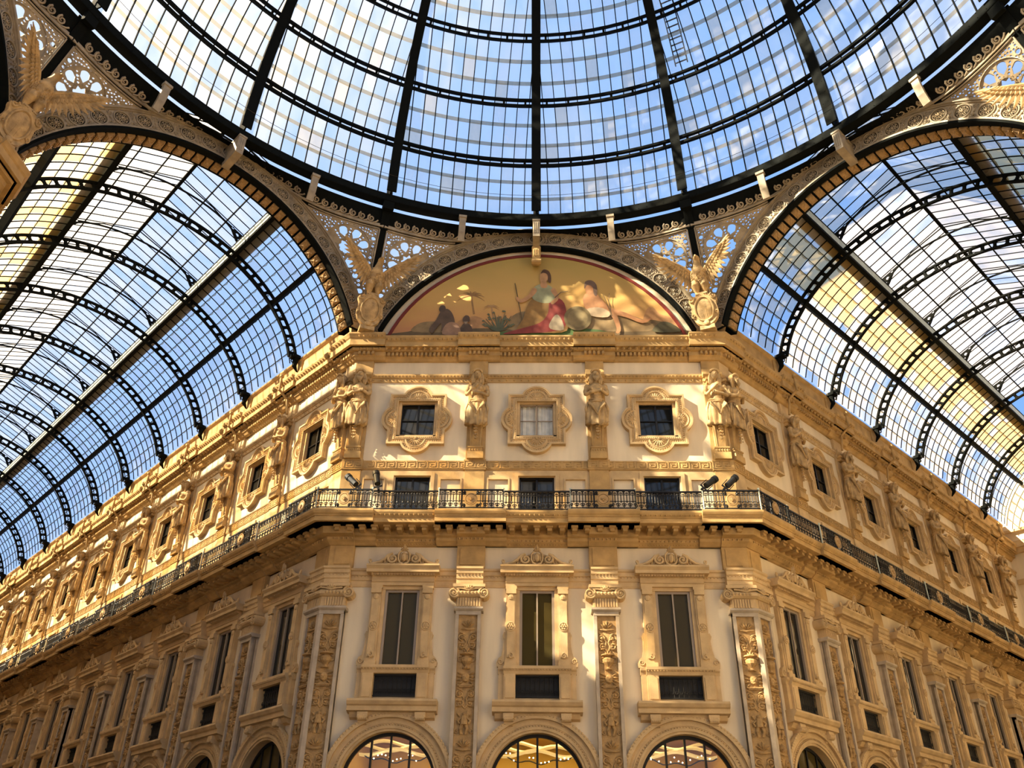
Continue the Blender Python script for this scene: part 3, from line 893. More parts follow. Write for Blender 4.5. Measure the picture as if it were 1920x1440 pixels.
# ------------------------------------------------------------------ roof over the crossing
def side_mat(az): return Matrix.Translation((0, CY, 0)) @ Matrix.Rotation(-radians(az), 4, 'Z')
RD, ZD = 16.6, 26.5
def sph(az, el, r=RD):
    return (r*cos(el)*sin(az), r*cos(el)*cos(az), ZD+r*sin(el))
HG = radians(11.25)
dome = thing('glass_dome', 'great iron and glass dome over the crossing with dark ribs and curved hoops', 'dome')
dome.location = (0, CY, 0)
# base ring
mb = MB()
n = 128
pts = [sph(2*pi*i/n, 0) for i in range(n)]
ups = [(0, 0, 1)]*n
mb.ribbon([(x, y, ZD-.20) for x, y, z in pts], ups, .30, .34, closed=True)
mb.ribbon([(x*1.012, y*1.012, ZD-.02) for x, y, z in pts], ups, .62, .06, closed=True)
mb.ribbon([(x*1.004, y*1.004, ZD-.38) for x, y, z in pts], ups, .42, .04, closed=True)
for i in range(288):
    a = 2*pi*(i+.5)/288
    for dz in (-.08, -.32): mb.ball((16.44*sin(a), 16.44*cos(a), ZD+dz), .022, 4, 2)
mb.build('base_ring', M['iron'], dome)
# meridian ribs
mb = MB()
els = [radians(e) for e in range(0, 80, 3)]
mb.ribbon([sph(0, e, RD-.10) for e in els], [(0, cos(e), sin(e)) for e in els], .05, .42)
mb.ribbon([sph(0, e, RD-.32) for e in els], [(0, cos(e), sin(e)) for e in els], .42, .05)
mb.ribbon([sph(0, e, RD+.12) for e in els], [(0, cos(e), sin(e)) for e in els], .26, .05)
for e in range(2, 78, 2):
    for s in (-1, 1):
        q = sph(0, radians(e*.98), RD-.35); mb.ball((s*.11, q[1], q[2]), .02, 4, 2)
rib_me = mb.mesh('rib', M['iron'])
for k in range(16):
    o = link('rib', rib_me, dome); o.rotation_euler = (0, 0, -k*pi/8)
# hoops: double rings with short ties
for j in range(1, 8):
    el = radians(11.15*j-1.1); mb = MB()
    for de, dr in ((-.0085, 0), (.0085, -.02)):
        pts = [sph(2*pi*i/n, el+de, RD-.14+dr) for i in range(n)]
        mb.ribbon(pts, [(x/RD, y/RD, (z-ZD)/RD) for x, y, z in pts], .11, .16, closed=True)
    for i in range(96):
        a = 2*pi*(i+.5)/96
        mb.beam(sph(a, el-.010, RD-.12), sph(a, el+.010, RD-.12), .10, .08)
    mb.build('hoop', M['iron'], dome)
    mb = MB()
mb = MB()
pts = [sph(2*pi*i/32, radians(79), RD-.1) for i in range(32)]
mb.ribbon(pts, [(x/RD, y/RD, 1) for x, y, z in pts], .3, .3, closed=True)
mb.build('crown_ring', M['iron'], dome)
# one gore of glazing, copied round
def gore():
    bars = MB(); gl = MB(); lp = MB(); rnd = random.Random(11)
    ez = [radians(11.15*j/3-1.1*min(1, j/3)) for j in range(0, 22)]; ez[0] = radians(.4)
    def P(d, z, dr=0.0):
        R = RD+dr; rr2 = R*R-z*z-d*d
        return (d, sqrt(max(rr2, 0)), ZD+z)
    def lim(z): return sqrt(RD*RD-z*z)*sin(HG)-.03
    zs = [RD*sin(e) for e in ez]
    D = [(i-6)*.54 for i in range(13)]
    for d in D:
        pts = []
        e = .2
        while e < 77:
            z = RD*sin(radians(e))
            if abs(d) > lim(z): break
            pts.append(P(d, z, -.03)); e += 2.5
        # finish on the rib
        if abs(d) > .3:
            zz = RD*RD-(abs(d)/sin(HG))**2
            if zz > 0:
                z = sqrt(zz)
                if z > .3: pts.append(P(d, z-.02, -.03))
        if len(pts) > 1:
            ups_ = [(p[0]/RD, p[1]/RD, (p[2]-ZD)/RD) for p in pts]
            bars.ribbon(pts, ups_, .04, .07)
    for j in range(len(zs)-1):
        z0, z1 = zs[j], zs[j+1]
        l0, l1 = lim(z0), lim(z1)
        for i in range(-1, 13):
            a = D[i] if i >= 0 else -99; b = D[i+1] if i < 12 else 99
            a0, b0 = max(a, -l0), min(b, l0); a1, b1 = max(a, -l1), min(b, l1)
            if b0 <= a0: continue
            if b1 < a1:
                m = max(min((a1+b1)/2, l1), -l1); a1 = b1 = m
            r_ = rnd.random(); mi = 0 if r_ < .55 else 1 if r_ < .96 else 2
            gl.add([P(a0, z0, .02), P(b0, z0, .02), P(b1, z1, .02), P(a1, z1, .02)], [(0,1,2,3)], mi)
        # overlap of the sheets
        if j % 3:
            dz = .10*cos(ez[j]); l = lim(z0)
            k = 12
            for i in range(k):
                a = -l+2*l*i/k; b = -l+2*l*(i+1)/k
                lp.add([P(a, z0-dz, -.0), P(b, z0-dz, -.0), P(b, z0+dz, -.0), P(a, z0+dz, -.0)], [(0,1,2,3)])
    gl.merge(lp, None, 3)
    return gl.mesh('roof_glass', [M['clear'], M['dusty'], M['frosted'], M['lap']]), bars.mesh('glazing_bars', M['iron'])
g_me, b_me = gore()
for k in range(16):
    a = -(k+.5)*pi/8
    o = link('roof_glass', g_me, dome); o.rotation_euler = (0, 0, a)
    o2 = link('glazing_bars', b_me, o)
# pendentive struts from the ring to the eight corners
C_O, R_O, C_I, R_I = 18.85, 7.47, 18.40, 7.05
YF = AP-.30
def arch_out(x): return C_O+sqrt(max(R_O*R_O-x*x, 0))
def pend(ph, w):
    """point on the leaning spandrel: ph azimuth inside the side (rad), w metres down from the ring"""
    T = Vector((16.75*sin(ph), 16.75*cos(ph), 25.92)); x = YF*tan(ph)
    B = Vector((x, YF, arch_out(x)))
    d = B-T
    return T+d.normalized()*w, d.length
mb = MB()
T_, ln = pend(2*HG, 0); B_, _ = pend(2*HG, ln)
ca, sa = cos(-2*HG), sin(-2*HG)
def rot(v, a): return (v[0]*cos(a)-v[1]*sin(a), v[0]*sin(a)+v[1]*cos(a), v[2])
T0 = Vector((0, 16.62, 26.2)); B0 = Vector((0, hypot(B_.x, B_.y)-.02, 21.6))
mb.beam(T0, B0, .36, .06, up=(0, -1, .3)); mb.beam(T0+Vector((0, .18, 0)), B0+Vector((0, .18, 0)), .06, .40, up=(0, -1, .3))
mb.beam(T0+Vector((0, .36, 0)), B0+Vector((0, .36, 0)), .40, .05, up=(0, -1, .3))
mb.beam(T0+Vector((0, -.06, .1)), T0+Vector((0, 0, -.5)), .46, .2, up=(0, -1, .3))
for i in range(40):
    q = T0.lerp(B0, (i+.5)/40)
    for s in (-1, 1): mb.ball((s*.14, q.y-.03, q.z), .02, 4, 2)
st_me = mb.mesh('corner_strut', M['iron'])
for k in range(8):
    o = link('corner_strut', st_me, dome); o.rotation_euler = (0, 0, -(k+.5)*pi/4)
# thin cable round the foot of the glass
mb = MB()
pts = [(16.1*sin(2*pi*i/96), 16.1*cos(2*pi*i/96), ZD+.75) for i in range(96)]
mb.tube(pts, .012, 4, closed=True); mb.build('cable', M['black_iron'], dome)

# roof ladder lying on the outside of the glass
lad = thing('roof_ladder', 'dark maintenance ladder lying against the outside of the dome glass', 'ladder')
lad.location = (0, CY, 0)
mb = MB()
def LP(s, e): 
    v = sph(radians(25.6), radians(e), RD+.35); t = Vector((cos(radians(25.6)), -sin(radians(25.6)), 0))
    return tuple(Vector(v)+t*s)
for s in (-.28, .28): mb.tube([LP(s, e) for e in range(24, 52, 2)], .03, 5)
mb.build('rail', M['black_iron'], lad)
mb = MB(); e = 24.5
while e < 51: mb.tube([LP(-.28, e), LP(.28, e)], .035, 5); e += 1.0
mb.build('rungs', M['black_iron'], lad)

# ------------------------------------------------------------------ ornamental arches
def arch_t(t):
    """t -1..1 along the arch: inner and outer edge points"""
    ao = .262; ai = .345
    g = pi/2-t*(pi/2-ao); h = pi/2-t*(pi/2-ai)
    return (R_O*cos(g), C_O+R_O*sin(g)), (R_I*cos(h), C_I+R_I*sin(h))
def make_rosette():
    mb = MB()
    mb.tube([(.29*cos(i*pi/12), -.06, .29*sin(i*pi/12)) for i in range(24)], .032, 5, closed=True)
    mb.tube([(.215*cos(i*pi/12), -.05, .215*sin(i*pi/12)) for i in range(24)], .013, 4, closed=True)
    for k in range(8):
        g = k*pi/4
        pts = []
        for i in range(7):
            u = -1+2*i/6
            rr = .07+.14*(1-u*u); aa = g+u*.32
            pts.append((rr*cos(aa), -.05, rr*sin(aa)))
        mb.tube(pts, .016, 4)
    mb.ball((0, -.06, 0), .055, 8, 4)
    return mb.mesh('rosette', M['tan_iron'])
ROS = make_rosette()
def make_arch(coffers):
    r = thing('ornamental_arch', 'x', 'arch')
    N = 60; ts = [-1+2*i/N for i in range(N+1)]
    O = [arch_t(t)[0] for t in ts]; I = [arch_t(t)[1] for t in ts]
    mb = fill2d([O+I[::-1]], .14); mb.map(lambda v: (v[0], v[1]+YF+.05, v[2])).build('backing', M['iron'], r)
    def line(f, w, h, dy):
        m_ = MB(); pts = [(o[0]+(i[0]-o[0])*f, YF+dy, o[1]+(i[1]-o[1])*f) for o, i in zip(O, I)]
        m_.ribbon(pts, [(0, -1, 0)]*len(pts), w, h); return m_
    m = line(-.03, .10, .20, -.03); m.merge(line(.07, .03, .12, 0)); m.build('outer_moulding', M['tan_iron'], r)
    m = line(.95, .07, .14, 0); m.build('inner_moulding', M['tan_iron'], r)
    m = line(1.08, .10, .3, .06); m.build('dark_lip', M['iron'], r)
    tk = []
    for k in range(-10, 11):
        t = k/10.75; o, i = arch_t(t); c = ((o[0]+i[0])/2, (o[1]+i[1])/2); tk.append((t, c))
        q = link('rosette', ROS, r); q.location = (c[0], YF+.05, c[1]); q.rotation_euler = (0, t*1.2, 0)
    for a, b in zip(tk[:-1], tk[1:]):
        sc = MB()
        t = (a[0]+b[0])/2; o, i = arch_t(t)
        c = Vector(((o[0]+i[0])/2, 0, (o[1]+i[1])/2)); rad = Vector((o[0]-i[0], 0, o[1]-i[1])).normalized(); tn = Vector((rad.z, 0, -rad.x))
        for su in (-1, 1):
            for sv in (-1, 1):
                q = c+rad*(.20*su)+tn*(.085*sv)
                g = atan2(rad.z*su, rad.x*su)
                p = spiral(q.x, q.z, .085, .02, g, 1.1, y=YF+.0, n=12, sgn=sv*su)
                sc.tube(p, .017, 4)
                sc.leaf(q.x, q.z, g, .16, .07, y=-(YF+.02), h=.03)
        sc.ball((c.x, YF+.0, c.z), .045, 6, 4)
        for su in (-1, 1): sc.leaf(c.x, c.z, atan2(rad.z*su, rad.x*su), .22, .09, y=-(YF+.02), h=.04)
        sc.build('scrollwork', M['tan_iron'], r)
    # flat filler plates behind the scrolls
    for t in [(-1+2*(i+.5)/21.5) for i in range(21)]: pass
    m_ = fill2d([[(o[0]+(i[0]-o[0])*.02, o[1]+(i[1]-o[1])*.02) for o, i in zip(O, I)] + [(o[0]+(i[0]-o[0])*.98, o[1]+(i[1]-o[1])*.98) for o, i in zip(O, I)][::-1]]
                + [circ(c[0], c[1], .27, 20) for t, c in tk]
                + [circ((a[1][0]+b[1][0])/2+s*.07*1, (a[1][1]+b[1][1])/2+u*.17, .035, 6) for a, b in zip(tk[:-1], tk[1:]) for s in (-1, 1) for u in (-1, 1)], .03)
    m_.map(lambda v: (v[0], v[1]+YF+.02, v[2])).build('pierced_plate', M['tan_iron'], r)
    if coffers:
        sf = MB(); n = 44
        def C(g, R, y): return (R*cos(g), y, C_I+R*sin(g))
        g0, g1 = .345, pi-.345
        for i in range(48):
            a = g0+(g1-g0)*i/48; b = g0+(g1-g0)*(i+1)/48
            sf.add([C(a, 7.0, YF+.1), C(b, 7.0, YF+.1), C(b, 7.0, YF+.95), C(a, 7.0, YF+.95)], [(0,1,2,3)])
            sf.add([C(a, 7.0, YF+.95), C(b, 7.0, YF+.95), C(b, 7.6, YF+.95), C(a, 7.6, YF+.95)], [(0,1,2,3)])
        so = sf.build('soffit', M['iron'], r)
        cb = MB()
        cb.box(-.145, .145, -.25, .25, -.05, .04)
        cb.box(-.11, .11, -.21, .21, -.075, -.04)
        cb.ball((0, 0, -.08), (.07, .09, .04), 6, 4)
        for a in (-1, 1):
            for b in (-1, 1): cb.ball((a*.11, b*.18, -.07), .035, 5, 3)
            cb.tube([(a*.08, -.15, -.08), (a*.03, 0, -.09), (a*.08, .15, -.08)], .018, 4)
        cme = cb.mesh('coffer', M['brown_iron'])
        for i in range(n):
            g = g0+(g1-g0)*(i+.5)/n
            q = link('coffer', cme, r); q.location = C(g, 6.95, YF+.50); q.rotation_euler = (0, pi/2-g, 0)
    k = Kind(r); k.zb = 0
    return k
K_arch_f = make_arch(False); K_arch_a = make_arch(True)
SIDES = [(-90, 'west', 'f'), (-45, 'northwest', 'a'), (0, 'n', 'f'), (45, 'ne', 'a'), (90, 'e', 'f')]
K_arch_f.put(side_mat(0), 'pierced iron arch of rosettes framing the painted lunette', 'ornamental arches')
K_arch_a.put(side_mat(-45), 'pierced iron arch of rosettes opening on the long sunlit arcade', 'ornamental arches')
K_arch_a.put(side_mat(45), 'pierced iron arch of rosettes opening on the short shaded arcade', 'ornamental arches')
K_arch_f.put(Matrix.Translation((.6*Q, .6*Q, 0)) @ side_mat(-90), 'pierced iron arch of rosettes at the far left edge beyond the long arcade opening', 'ornamental arches')
K_arch_f.put(side_mat(90), 'pierced iron arch of rosettes at the far right edge beyond the short arcade opening', 'ornamental arches')

# ------------------------------------------------------------------ spandrel screens, scroll friezes, brackets
def star(cx, cz, r0, r1, n=8, a0=0):
    return [(cx+(r0 if i % 2 else r1)*cos(a0+i*pi/n), cz+(r0 if i % 2 else r1)*sin(a0+i*pi/n)) for i in range(2*n)]
def petal(cx, cz, g, r0, r1, w):
    """rounded petal hole pointing to the centre"""
    pts = [(r0, 0)]
    L_ = r1-r0
    pts += [(r0+.38*L_, -w), (r0+.75*L_, -w)] + [(r0+.75*L_+.25*L_*cos(a), w*sin(a)) for a in (-1.1, -.7, -.35, 0, .35, .7, 1.1)] + [(r0+.75*L_, w), (r0+.38*L_, w)]
    return [(cx+a*cos(g)-b*sin(g), cz+a*sin(g)+b*cos(g)) for a, b in pts]
def inside(p, poly):
    c = False; n = len(poly)
    for i in range(n):
        a, b = poly[i], poly[(i+1) % n]
        if (a[1] > p[1]) != (b[1] > p[1]) and p[0] < (b[0]-a[0])*(p[1]-a[1])/(b[1]-a[1])+a[0]: c = not c
    return c
def edge_d(p, poly):
    best = 9
    n = len(poly)
    for i in range(n):
        ax, ay = poly[i]; bx, by = poly[(i+1) % n]
        dx, dy = bx-ax, by-ay; l = dx*dx+dy*dy
        t = max(0, min(1, ((p[0]-ax)*dx+(p[1]-ay)*dy)/l)) if l else 0
        best = min(best, hypot(p[0]-ax-t*dx, p[1]-ay-t*dy))
    return best
def spandrel(sgn):
    """pierced screen between strut, frieze and arch; flat coordinates a (m along ring from the corner), w (m down)"""
    r = thing('spandrel_screen', 'x', 'screen')
    RR = 17.2
    phi = lambda a: 2*HG-a/RR
    top = 1.02
    aa = []; a = .20
    while True:
        _, l = pend(phi(a), 0)
        if l-.04 < top+.12 or a > 4.5: break
        aa.append((a, l-.04)); a += .12
    amax = aa[-1][0]
    outl = [(.20, top)] + aa + [(amax+.1, top)]
    holes = []
    def try_(poly, m=.035):
        if all(inside(p, outl) and edge_d(p, outl) > m for p in poly):
            holes.append(poly); return True
    cx, cw = 1.30, top+1.06
    try_(star(cx, cw, .24, .35, 8))
    for k in range(8): try_(petal(cx, cw, k*pi/4+pi/8, .44, .89, .165), .01)
    cir = [(cx, cw, .92)]
    rnd = random.Random(5)
    for k in range(8):
        g = k*pi/4
        for rr, sz in ((.44, .05), (.55, .045), (.66, .06), (.80, .045)):
            try_(circ(cx+rr*cos(g), cw+rr*sin(g), sz, 7))
    cand = []
    for k in range(4000):
        x = rnd.uniform(.2, amax); w = rnd.uniform(top, 5.2)
        if not inside((x, w), outl) or hypot(x-cx, w-cw) < .96: continue
        d = edge_d((x, w), outl)-.03
        for c in cand: d = min(d, hypot(x-c[0], w-c[1])-c[2]-.018)
        d = min(d, hypot(x-cx, w-cw)-.93)
        if d > .028:
            big = rnd.choice((.05, .07, .10, .13))
            if w < top+.35: big = .045
            d = min(d, big); cand.append((x, w, d))
    for x, w, d in cand: holes.append(circ(x, w, d, 8 if d < .07 else 14, rnd.random()))
    # denser outline for bending
    o2 = resample(outl, .15)
    sheet = fill2d([o2]+holes, .05)
    def fn(v):
        P, l = pend(phi(v[0]), v[2]); 
        return (sgn*P.x, P.y+v[1], P.z)
    sheet.map(fn).build('pierced_sheet', M['tan_iron'], r)
    f = MB()
    def fp(a, w, dy=-.03): 
        P, l = pend(phi(a), w); return (sgn*P.x, P.y+dy, P.z)
    f.tube([fp(.18, top-.03)]+[fp(a, top-.03) for a, l in aa], .035, 5)
    f.tube([fp(.17, top)]+[fp(.17, top+.3*i) for i in range(1, 13)], .03, 5)
    f.tube([fp(cx+.94*cos(i*pi/14), cw+.94*sin(i*pi/14)) for i in range(28)], .022, 5, closed=True)
    for i in range(16):
        g = i*pi/8; f.tube([fp(cx+.37*cos(g), cw+.37*sin(g)), fp(cx+.37*cos(g+pi*3/8), cw+.37*sin(g+pi*3/8))], .018, 4)
    for x, w, d in cand:
        if d > .085: f.tube([fp(x+d*1.05*cos(i*pi/6), w+d*1.05*sin(i*pi/6)) for i in range(12)], .014, 4, closed=True)
        elif d > .05:
            pts = [fp(x+(d*1.9-d*.12*i)*cos(i*.7), w+(d*1.9-d*.12*i)*sin(i*.7)) for i in range(12)]
            f.tube(pts, .014, 4)
    f.build('raised_tracery', M['tan_iron'], r)
    k = Kind(r); k.zb = 0
    return k
K_sl, K_sr = spandrel(-1), spandrel(1)
SD = [(0, 'painted lunette arch'), (-45, 'long sunlit arcade arch'), (45, 'short shaded arcade arch'), (-90, 'arch at the far left edge'), (90, 'arch at the far right edge')]
for az, t in SD:
    K_sl.put(side_mat(az), 'pierced star-pattern iron screen filling the left shoulder of the %s' % t, 'spandrel screens')
    K_sr.put(side_mat(az), 'pierced star-pattern iron screen filling the right shoulder of the %s' % t, 'spandrel screens')

def scroll_frieze():
    r = thing('scroll_frieze', 'x', 'frieze')
    bk = MB(); N = 36
    ph = [(-2*HG+4*HG*i/N) for i in range(N+1)]
    def F(a, w, dy=0):
        P, l = pend(a, min(w, 9)); return (P.x, P.y+dy, P.z)
    for a, b in zip(ph[:-1], ph[1:]):
        la = pend(a, 0)[1]; lb = pend(b, 0)[1]; wa = min(.98, la); wb = min(.98, lb)
        bk.add([F(a, 0, .12), F(b, 0, .12), F(b, wb, .12), F(a, wa, .12)], [(0,1,2,3)])
    bk.ribbon([F(a, .98, .04) for a in ph], [(0, -1, 0)]*len(ph), .05, .16)
    bk.build('backing', M['iron'], r)
    mb = MB(); n = 34
    mb.ribbon([F(a, .80, .04) for a in ph], [(0, -1, 0)]*len(ph), .16, .05)
    for i in range(n):
        a = -2*HG+4*HG*(i+.5)/n
        if abs(abs(a)-HG) < .018 or abs(a) < .015 or abs(a) > 2*HG-.02: continue
        pts = []
        for j in range(15):
            u = j/14; rr = .155-.13*u; g = -pi*.35+2*pi*1.5*u
            pts.append(F(a-rr*cos(g)/16.8, .60+rr*sin(g), .02))
        mb.tube(pts, [.045-.02*j/14 for j in range(15)], 5)
        mb.tube([F(a+.005, .77, .02), F(a+.0135, .70, .02), F(a+.018, .62, .02)], .035, 5)
    mb.build('running_scrolls', M['tan_iron'], r)
    k = Kind(r); k.zb = 0
    return k
K_sf = scroll_frieze()
for az, t in SD: K_sf.put(side_mat(az), 'band of running scrolls under the dome ring above the %s' % t, 'running scroll friezes')

def bracket(kind):
    r = thing('arch_bracket', 'x', 'bracket')
    mb = MB()
    if kind == 'side':
        x = .0
        P = [(0, -.12, 0), (0, -.10, -.35), (0, .0, -.75), (0, .18, -1.12)]
        mb.ribbon(P, [(0, -1, 0)]*4, .28, .14)
        mb.box(-.17, .17, -.24, -.02, -.06, .06)
        mb.build('plate', M['tan_iron'], r)
    else:
        mb.box(-.15, .15, -.26, .9, -.95, .02)
        for x in (-.08, 0, .08): mb.box(x-.035, x-.005, -.285, -.2, -.78, -.15)
        mb.box(-.17, .17, -.29, .9, -.06, .02)
        mb.build('fluted_plate', M['tan_iron'], r)
        if kind == 'key':
            c = MB()
            c.box(-.20, .20, .45, .95, -1.10, -.95)
            pr = [(-.95, .40), (-1.1, .38), (-1.5, .48), (-1.7, .55), (-1.75, .66), (-1.72, .8), (-1.6, .95), (-.95, .95)]
            vs = [(-.18, y, z) for z, y in pr]+[(.18, y, z) for z, y in pr]; n = len(pr)
            c.add(vs, [(i, (i+1) % n, n+(i+1) % n, n+i) for i in range(n)]+[tuple(range(n-1, -1, -1)), tuple(range(n, 2*n))])
            c.tube([(-.21, .62, -1.62), (.21, .62, -1.62)], .12, 10)
            for x in (-.1, -.03, .04, .11): c.tube([(x, .44, -1.0), (x, .38, -1.15), (x, .45, -1.45)], .02, 4)
            c.build('console', M['stone'], r)
    k = Kind(r); k.zb = 0
    return k
K_bs, K_bk, K_bp = bracket('side'), bracket('key'), bracket('plain')
for az, t in SD:
    for s, tt in ((-1, 'left'), (1, 'right')):
        a = s*HG
        m_ = side_mat(az) @ Matrix.Rotation(-a, 4, 'Z') @ Matrix.Translation((0, 16.62, 26.02))
        K_bs.put(m_, 'pale curved bracket of the %s, %s of its crown' % (t, tt), 'brackets under the dome ring')
    kk = K_bp if abs(az) == 45 else K_bk
    kk.put(side_mat(az) @ Matrix.Translation((0, 16.62, 26.05)), 'fluted bracket on the crown of the %s' % t, 'brackets on the arch crowns')
# ------------------------------------------------------------------ glass barrel vaults over the two arcades
RV, CV = 8.1, 20.6          # nominal; the section is an ellipse 7.2 x 5.8 m
TH0 = math.asin(1.25/5.8); THL = math.acos(3.2/7.2)
def V(th, R, y): return ((7.2+R-RV)*cos(th), y, CV+(5.8+R-RV)*sin(th))
def make_vault(az, nb, y_end, label, clear_side, lantern_end):
    r = thing('glass_barrel_vault', label, 'vault'); r.matrix_world = side_mat(az)
    y0 = YF+.95
    Y = [AP+E+k*S2 for k in range(nb+1)]
    # arch ribs
    mb = MB(); n = 48
    ths = [TH0+(pi-2*TH0)*i/n for i in range(n+1)]
    for R in (RV-.04, RV-.40): mb.ribbon([V(t, R, 0) for t in ths], [(cos(t), 0, sin(t)) for t in ths], .13, .09)
    for i in range(36):
        t = TH0+(pi-2*TH0)*(i+.5)/36; c = V(t, RV-.22, 0)
        mb.beam(V(t, RV-.40, 0), V(t, RV-.04, 0), .07, .10, up=(0, 1, 0))
        mb.ball(V(t, RV-.09, 0), (.12, .03, .12), 6, 4); mb.ball(V(t, RV-.35, 0), (.12, .03, .12), 6, 4); mb.ball(c, (.09, .03, .09), 6, 4)
    for s in (1, -1):
        x = s*6.95
        mb.box(min(x-.2, x+.2), max(x-.2, x+.2), -.18, .18, 21.80, 21.95)
        mb.tube([(s*7.0, 0, 21.8), (s*6.98, 0, 21.4), (s*7.16, 0, 21.15)], [.15, .11, .03], 8)
        scroll_tube(mb, s*6.86, 21.62, .1, pi/2, 1.1, s, -.0, .03)
    rib_m = mb.mesh('vault_rib', M['iron'])
    for k in range(0, nb+1):
        o = link('vault_rib', rib_m, r); o.location = (0, Y[k] if k else y0+.1, 0)
    # lengthwise beams
    t5 = math.acos(5.55/7.2)
    for s in (-1, 1):
        for th, w, h in ((t5, .13, .30),):
            mb = MB(); t = th if s > 0 else pi-th
            mb.beam(V(t, RV-.16, y0), V(t, RV-.16, y_end), w, h, up=(cos(t), 0, sin(t)))
            mb.beam(V(t, RV-.34, y0), V(t, RV-.34, y_end), .2, .05, up=(cos(t), 0, sin(t)))
            mb.build('purlin', M['iron'], r)
        mb = MB()
        mb.box(min(s*3.02, s*3.12), max(s*3.02, s*3.12), y0, y_end, 25.82, 26.32)
        l = mb.build('ledge_board', M['pale_metal'], r)
        mb = MB()
        mb.box(min(s*3.0, s*3.2), max(s*3.0, s*3.2), y0, y_end, 25.68, 25.84)
        mb.box(min(s*3.0, s*3.3), max(s*3.0, s*3.3), y0, y_end, 26.32, 26.39)
        mb.build('ledge_beam', M['iron'], r)
        mb = MB(); ta = math.acos(3.15/7.32); tb = math.acos(3.62/7.32)
        a_, b_ = (ta, tb) if s > 0 else (pi-ta, pi-tb)
        mb.add([V(a_, RV+.12, y0), V(b_, RV+.12, y0), V(b_, RV+.12, y_end), V(a_, RV+.12, y_end)], [(0,1,2,3)])
        mb.build('gutter', M['gutter'], r)
    # glass, bars, laps of each flank
    rnd = random.Random(int(az)+99)
    rows = [TH0+(t5-TH0)*i/5 for i in range(5)]+[t5+(THL-t5)*i/5 for i in range(6)]
    step = S2/8; ys = [y0]; y = Y[0]
    while y < y_end-.05:
        if y > y0+.05: ys.append(y)
        y += step
    ys.append(y_end)
    for s in (-1, 1):
        gl = MB(); br = MB(); lp = MB()
        near_clear = (s == clear_side)
        tt = lambda t: t if s > 0 else pi-t
        for j in range(10):
            a, b = tt(rows[j]), tt(rows[j+1])
            for i in range(len(ys)-1):
                q = rnd.random()
                if near_clear: mi = 0 if q < .75 else 1
                elif s == clear_side*-1 and j >= 4: mi = 2 if q < .85 else 1
                else: mi = 1 if q < .6 else (2 if q < .85 else 0)
                if az == 45 and s == -1:
                    mi = (3 if q < .75 else 2) if j >= 6 else (2 if q < .45 else 1 if q < .85 else 0)  # golden panes near the ledge carry the sun glow in their colour
                if az == 45 and s == 1: mi = (3 if q < .45 else 2) if j >= 5 else (2 if q < .5 else 1)
                if az == -45 and s == -1: mi = (3 if q < .35 else 2) if j >= 3 else (2 if q < .6 else 1)  # cloudier and golden-tinted panes put on the sunward flank for its glow
                gl.add([V(a, RV+.06, ys[i]), V(b, RV+.06, ys[i]), V(b, RV+.06, ys[i+1]), V(a, RV+.06, ys[i+1])], [(0,1,2,3)], mi)
            if j:
                d = .055/RV if az == 45 else .035/RV
                for i in range(len(ys)-1):
                    ya, yb = ys[i]+.03, ys[i+1]-.03; ym = (ya+yb)/2
                    t1, t2 = a-d, a+d; sag = (-1 if s > 0 else 1)*.008
                    lp.add([V(t1, RV+.03, ya), V(t1+sag, RV+.03, ym), V(t1, RV+.03, yb), V(t2, RV+.03, yb), V(t2+sag, RV+.03, ym), V(t2, RV+.03, ya)], [(0,1,4,5), (1,2,3,4)])
        m = 14; tl = [TH0+(THL-TH0)*i/m for i in range(m+1)]
        for y in ys:
            pts = [V(tt(t), RV, y) for t in tl]; br.ribbon(pts, [(p[0], 0, p[2]-CV) for p in pts], .032, .04)
        for th in rows[1:5]+rows[6:10]:
            t = tt(th); br.beam(V(t, RV+.02, y0), V(t, RV+.02, y_end), .02, .03, up=(cos(t), 0, sin(t)))
        gl.merge(lp, None, 4)
        g = gl.build('roof_glass', [M['clear'], M['dusty'], M['frosted'], M['amber'], M['lap']], r)
        br.build('glazing_bars', M['iron'], g)
    # raised lantern along the crown
    yl = Y[0]+lantern_end*S2 if lantern_end else y_end
    L0, Z0, Z1 = 3.25, 26.95, 28.40
    gl = MB(); br = MB()
    yy = [y for y in ys if y <= yl+.05]
    for i in range(len(yy)-1):
        for s in (-1, 1):
            gl.add([(s*3.15, yy[i], 26.39), (s*L0, yy[i], Z0), (s*L0, yy[i+1], Z0), (s*3.15, yy[i+1], 26.39)], [(0,1,2,3)], 0 if rnd.random() < .6 else 1)
            for q in range(3):
                f0, f1 = q/3, (q+1)/3
                P_ = lambda f: (s*(3.55*(1-f)), Z0+(Z1-Z0)*f)
                a, b = P_(f0), P_(f1)
                gl.add([(a[0], yy[i], a[1]), (b[0], yy[i], b[1]), (b[0], yy[i+1], b[1]), (a[0], yy[i+1], a[1])], [(0,1,2,3)], (1 if rnd.random() < .15 else 2) if az > 0 or s < 0 else (1 if rnd.random() < .8 else 0))
    for y in yy:
        for s in (-1, 1):
            br.beam((s*3.55, y, Z0-.03), (0, y, Z1-.03), .032, .035)
            br.beam((s*3.15, y, 26.39), (s*L0, y, Z0), .03, .04)
    for s in (-1, 1):
        for f, w in ((0, .10), (1/3, .05), (2/3, .05)):
            x = s*3.55*(1-f); z = Z0+(Z1-Z0)*f-.06
            br.beam((x, yy[0], z), (x, yl, z), w, .08)
    br.beam((0, yy[0], Z1-.08), (0, yl, Z1-.08), .14, .10)
    g = gl.build('lantern_glass', [M['clear'], M['dusty'], M['frosted']], r); br.build('glazing_bars', M['iron'], g)
    # lantern trusses on pierced brackets
    tr = MB()
    arc_ = [(3.05*cos(a), 26.40+1.30*sin(a)) for a in [pi*i/20 for i in range(21)]]
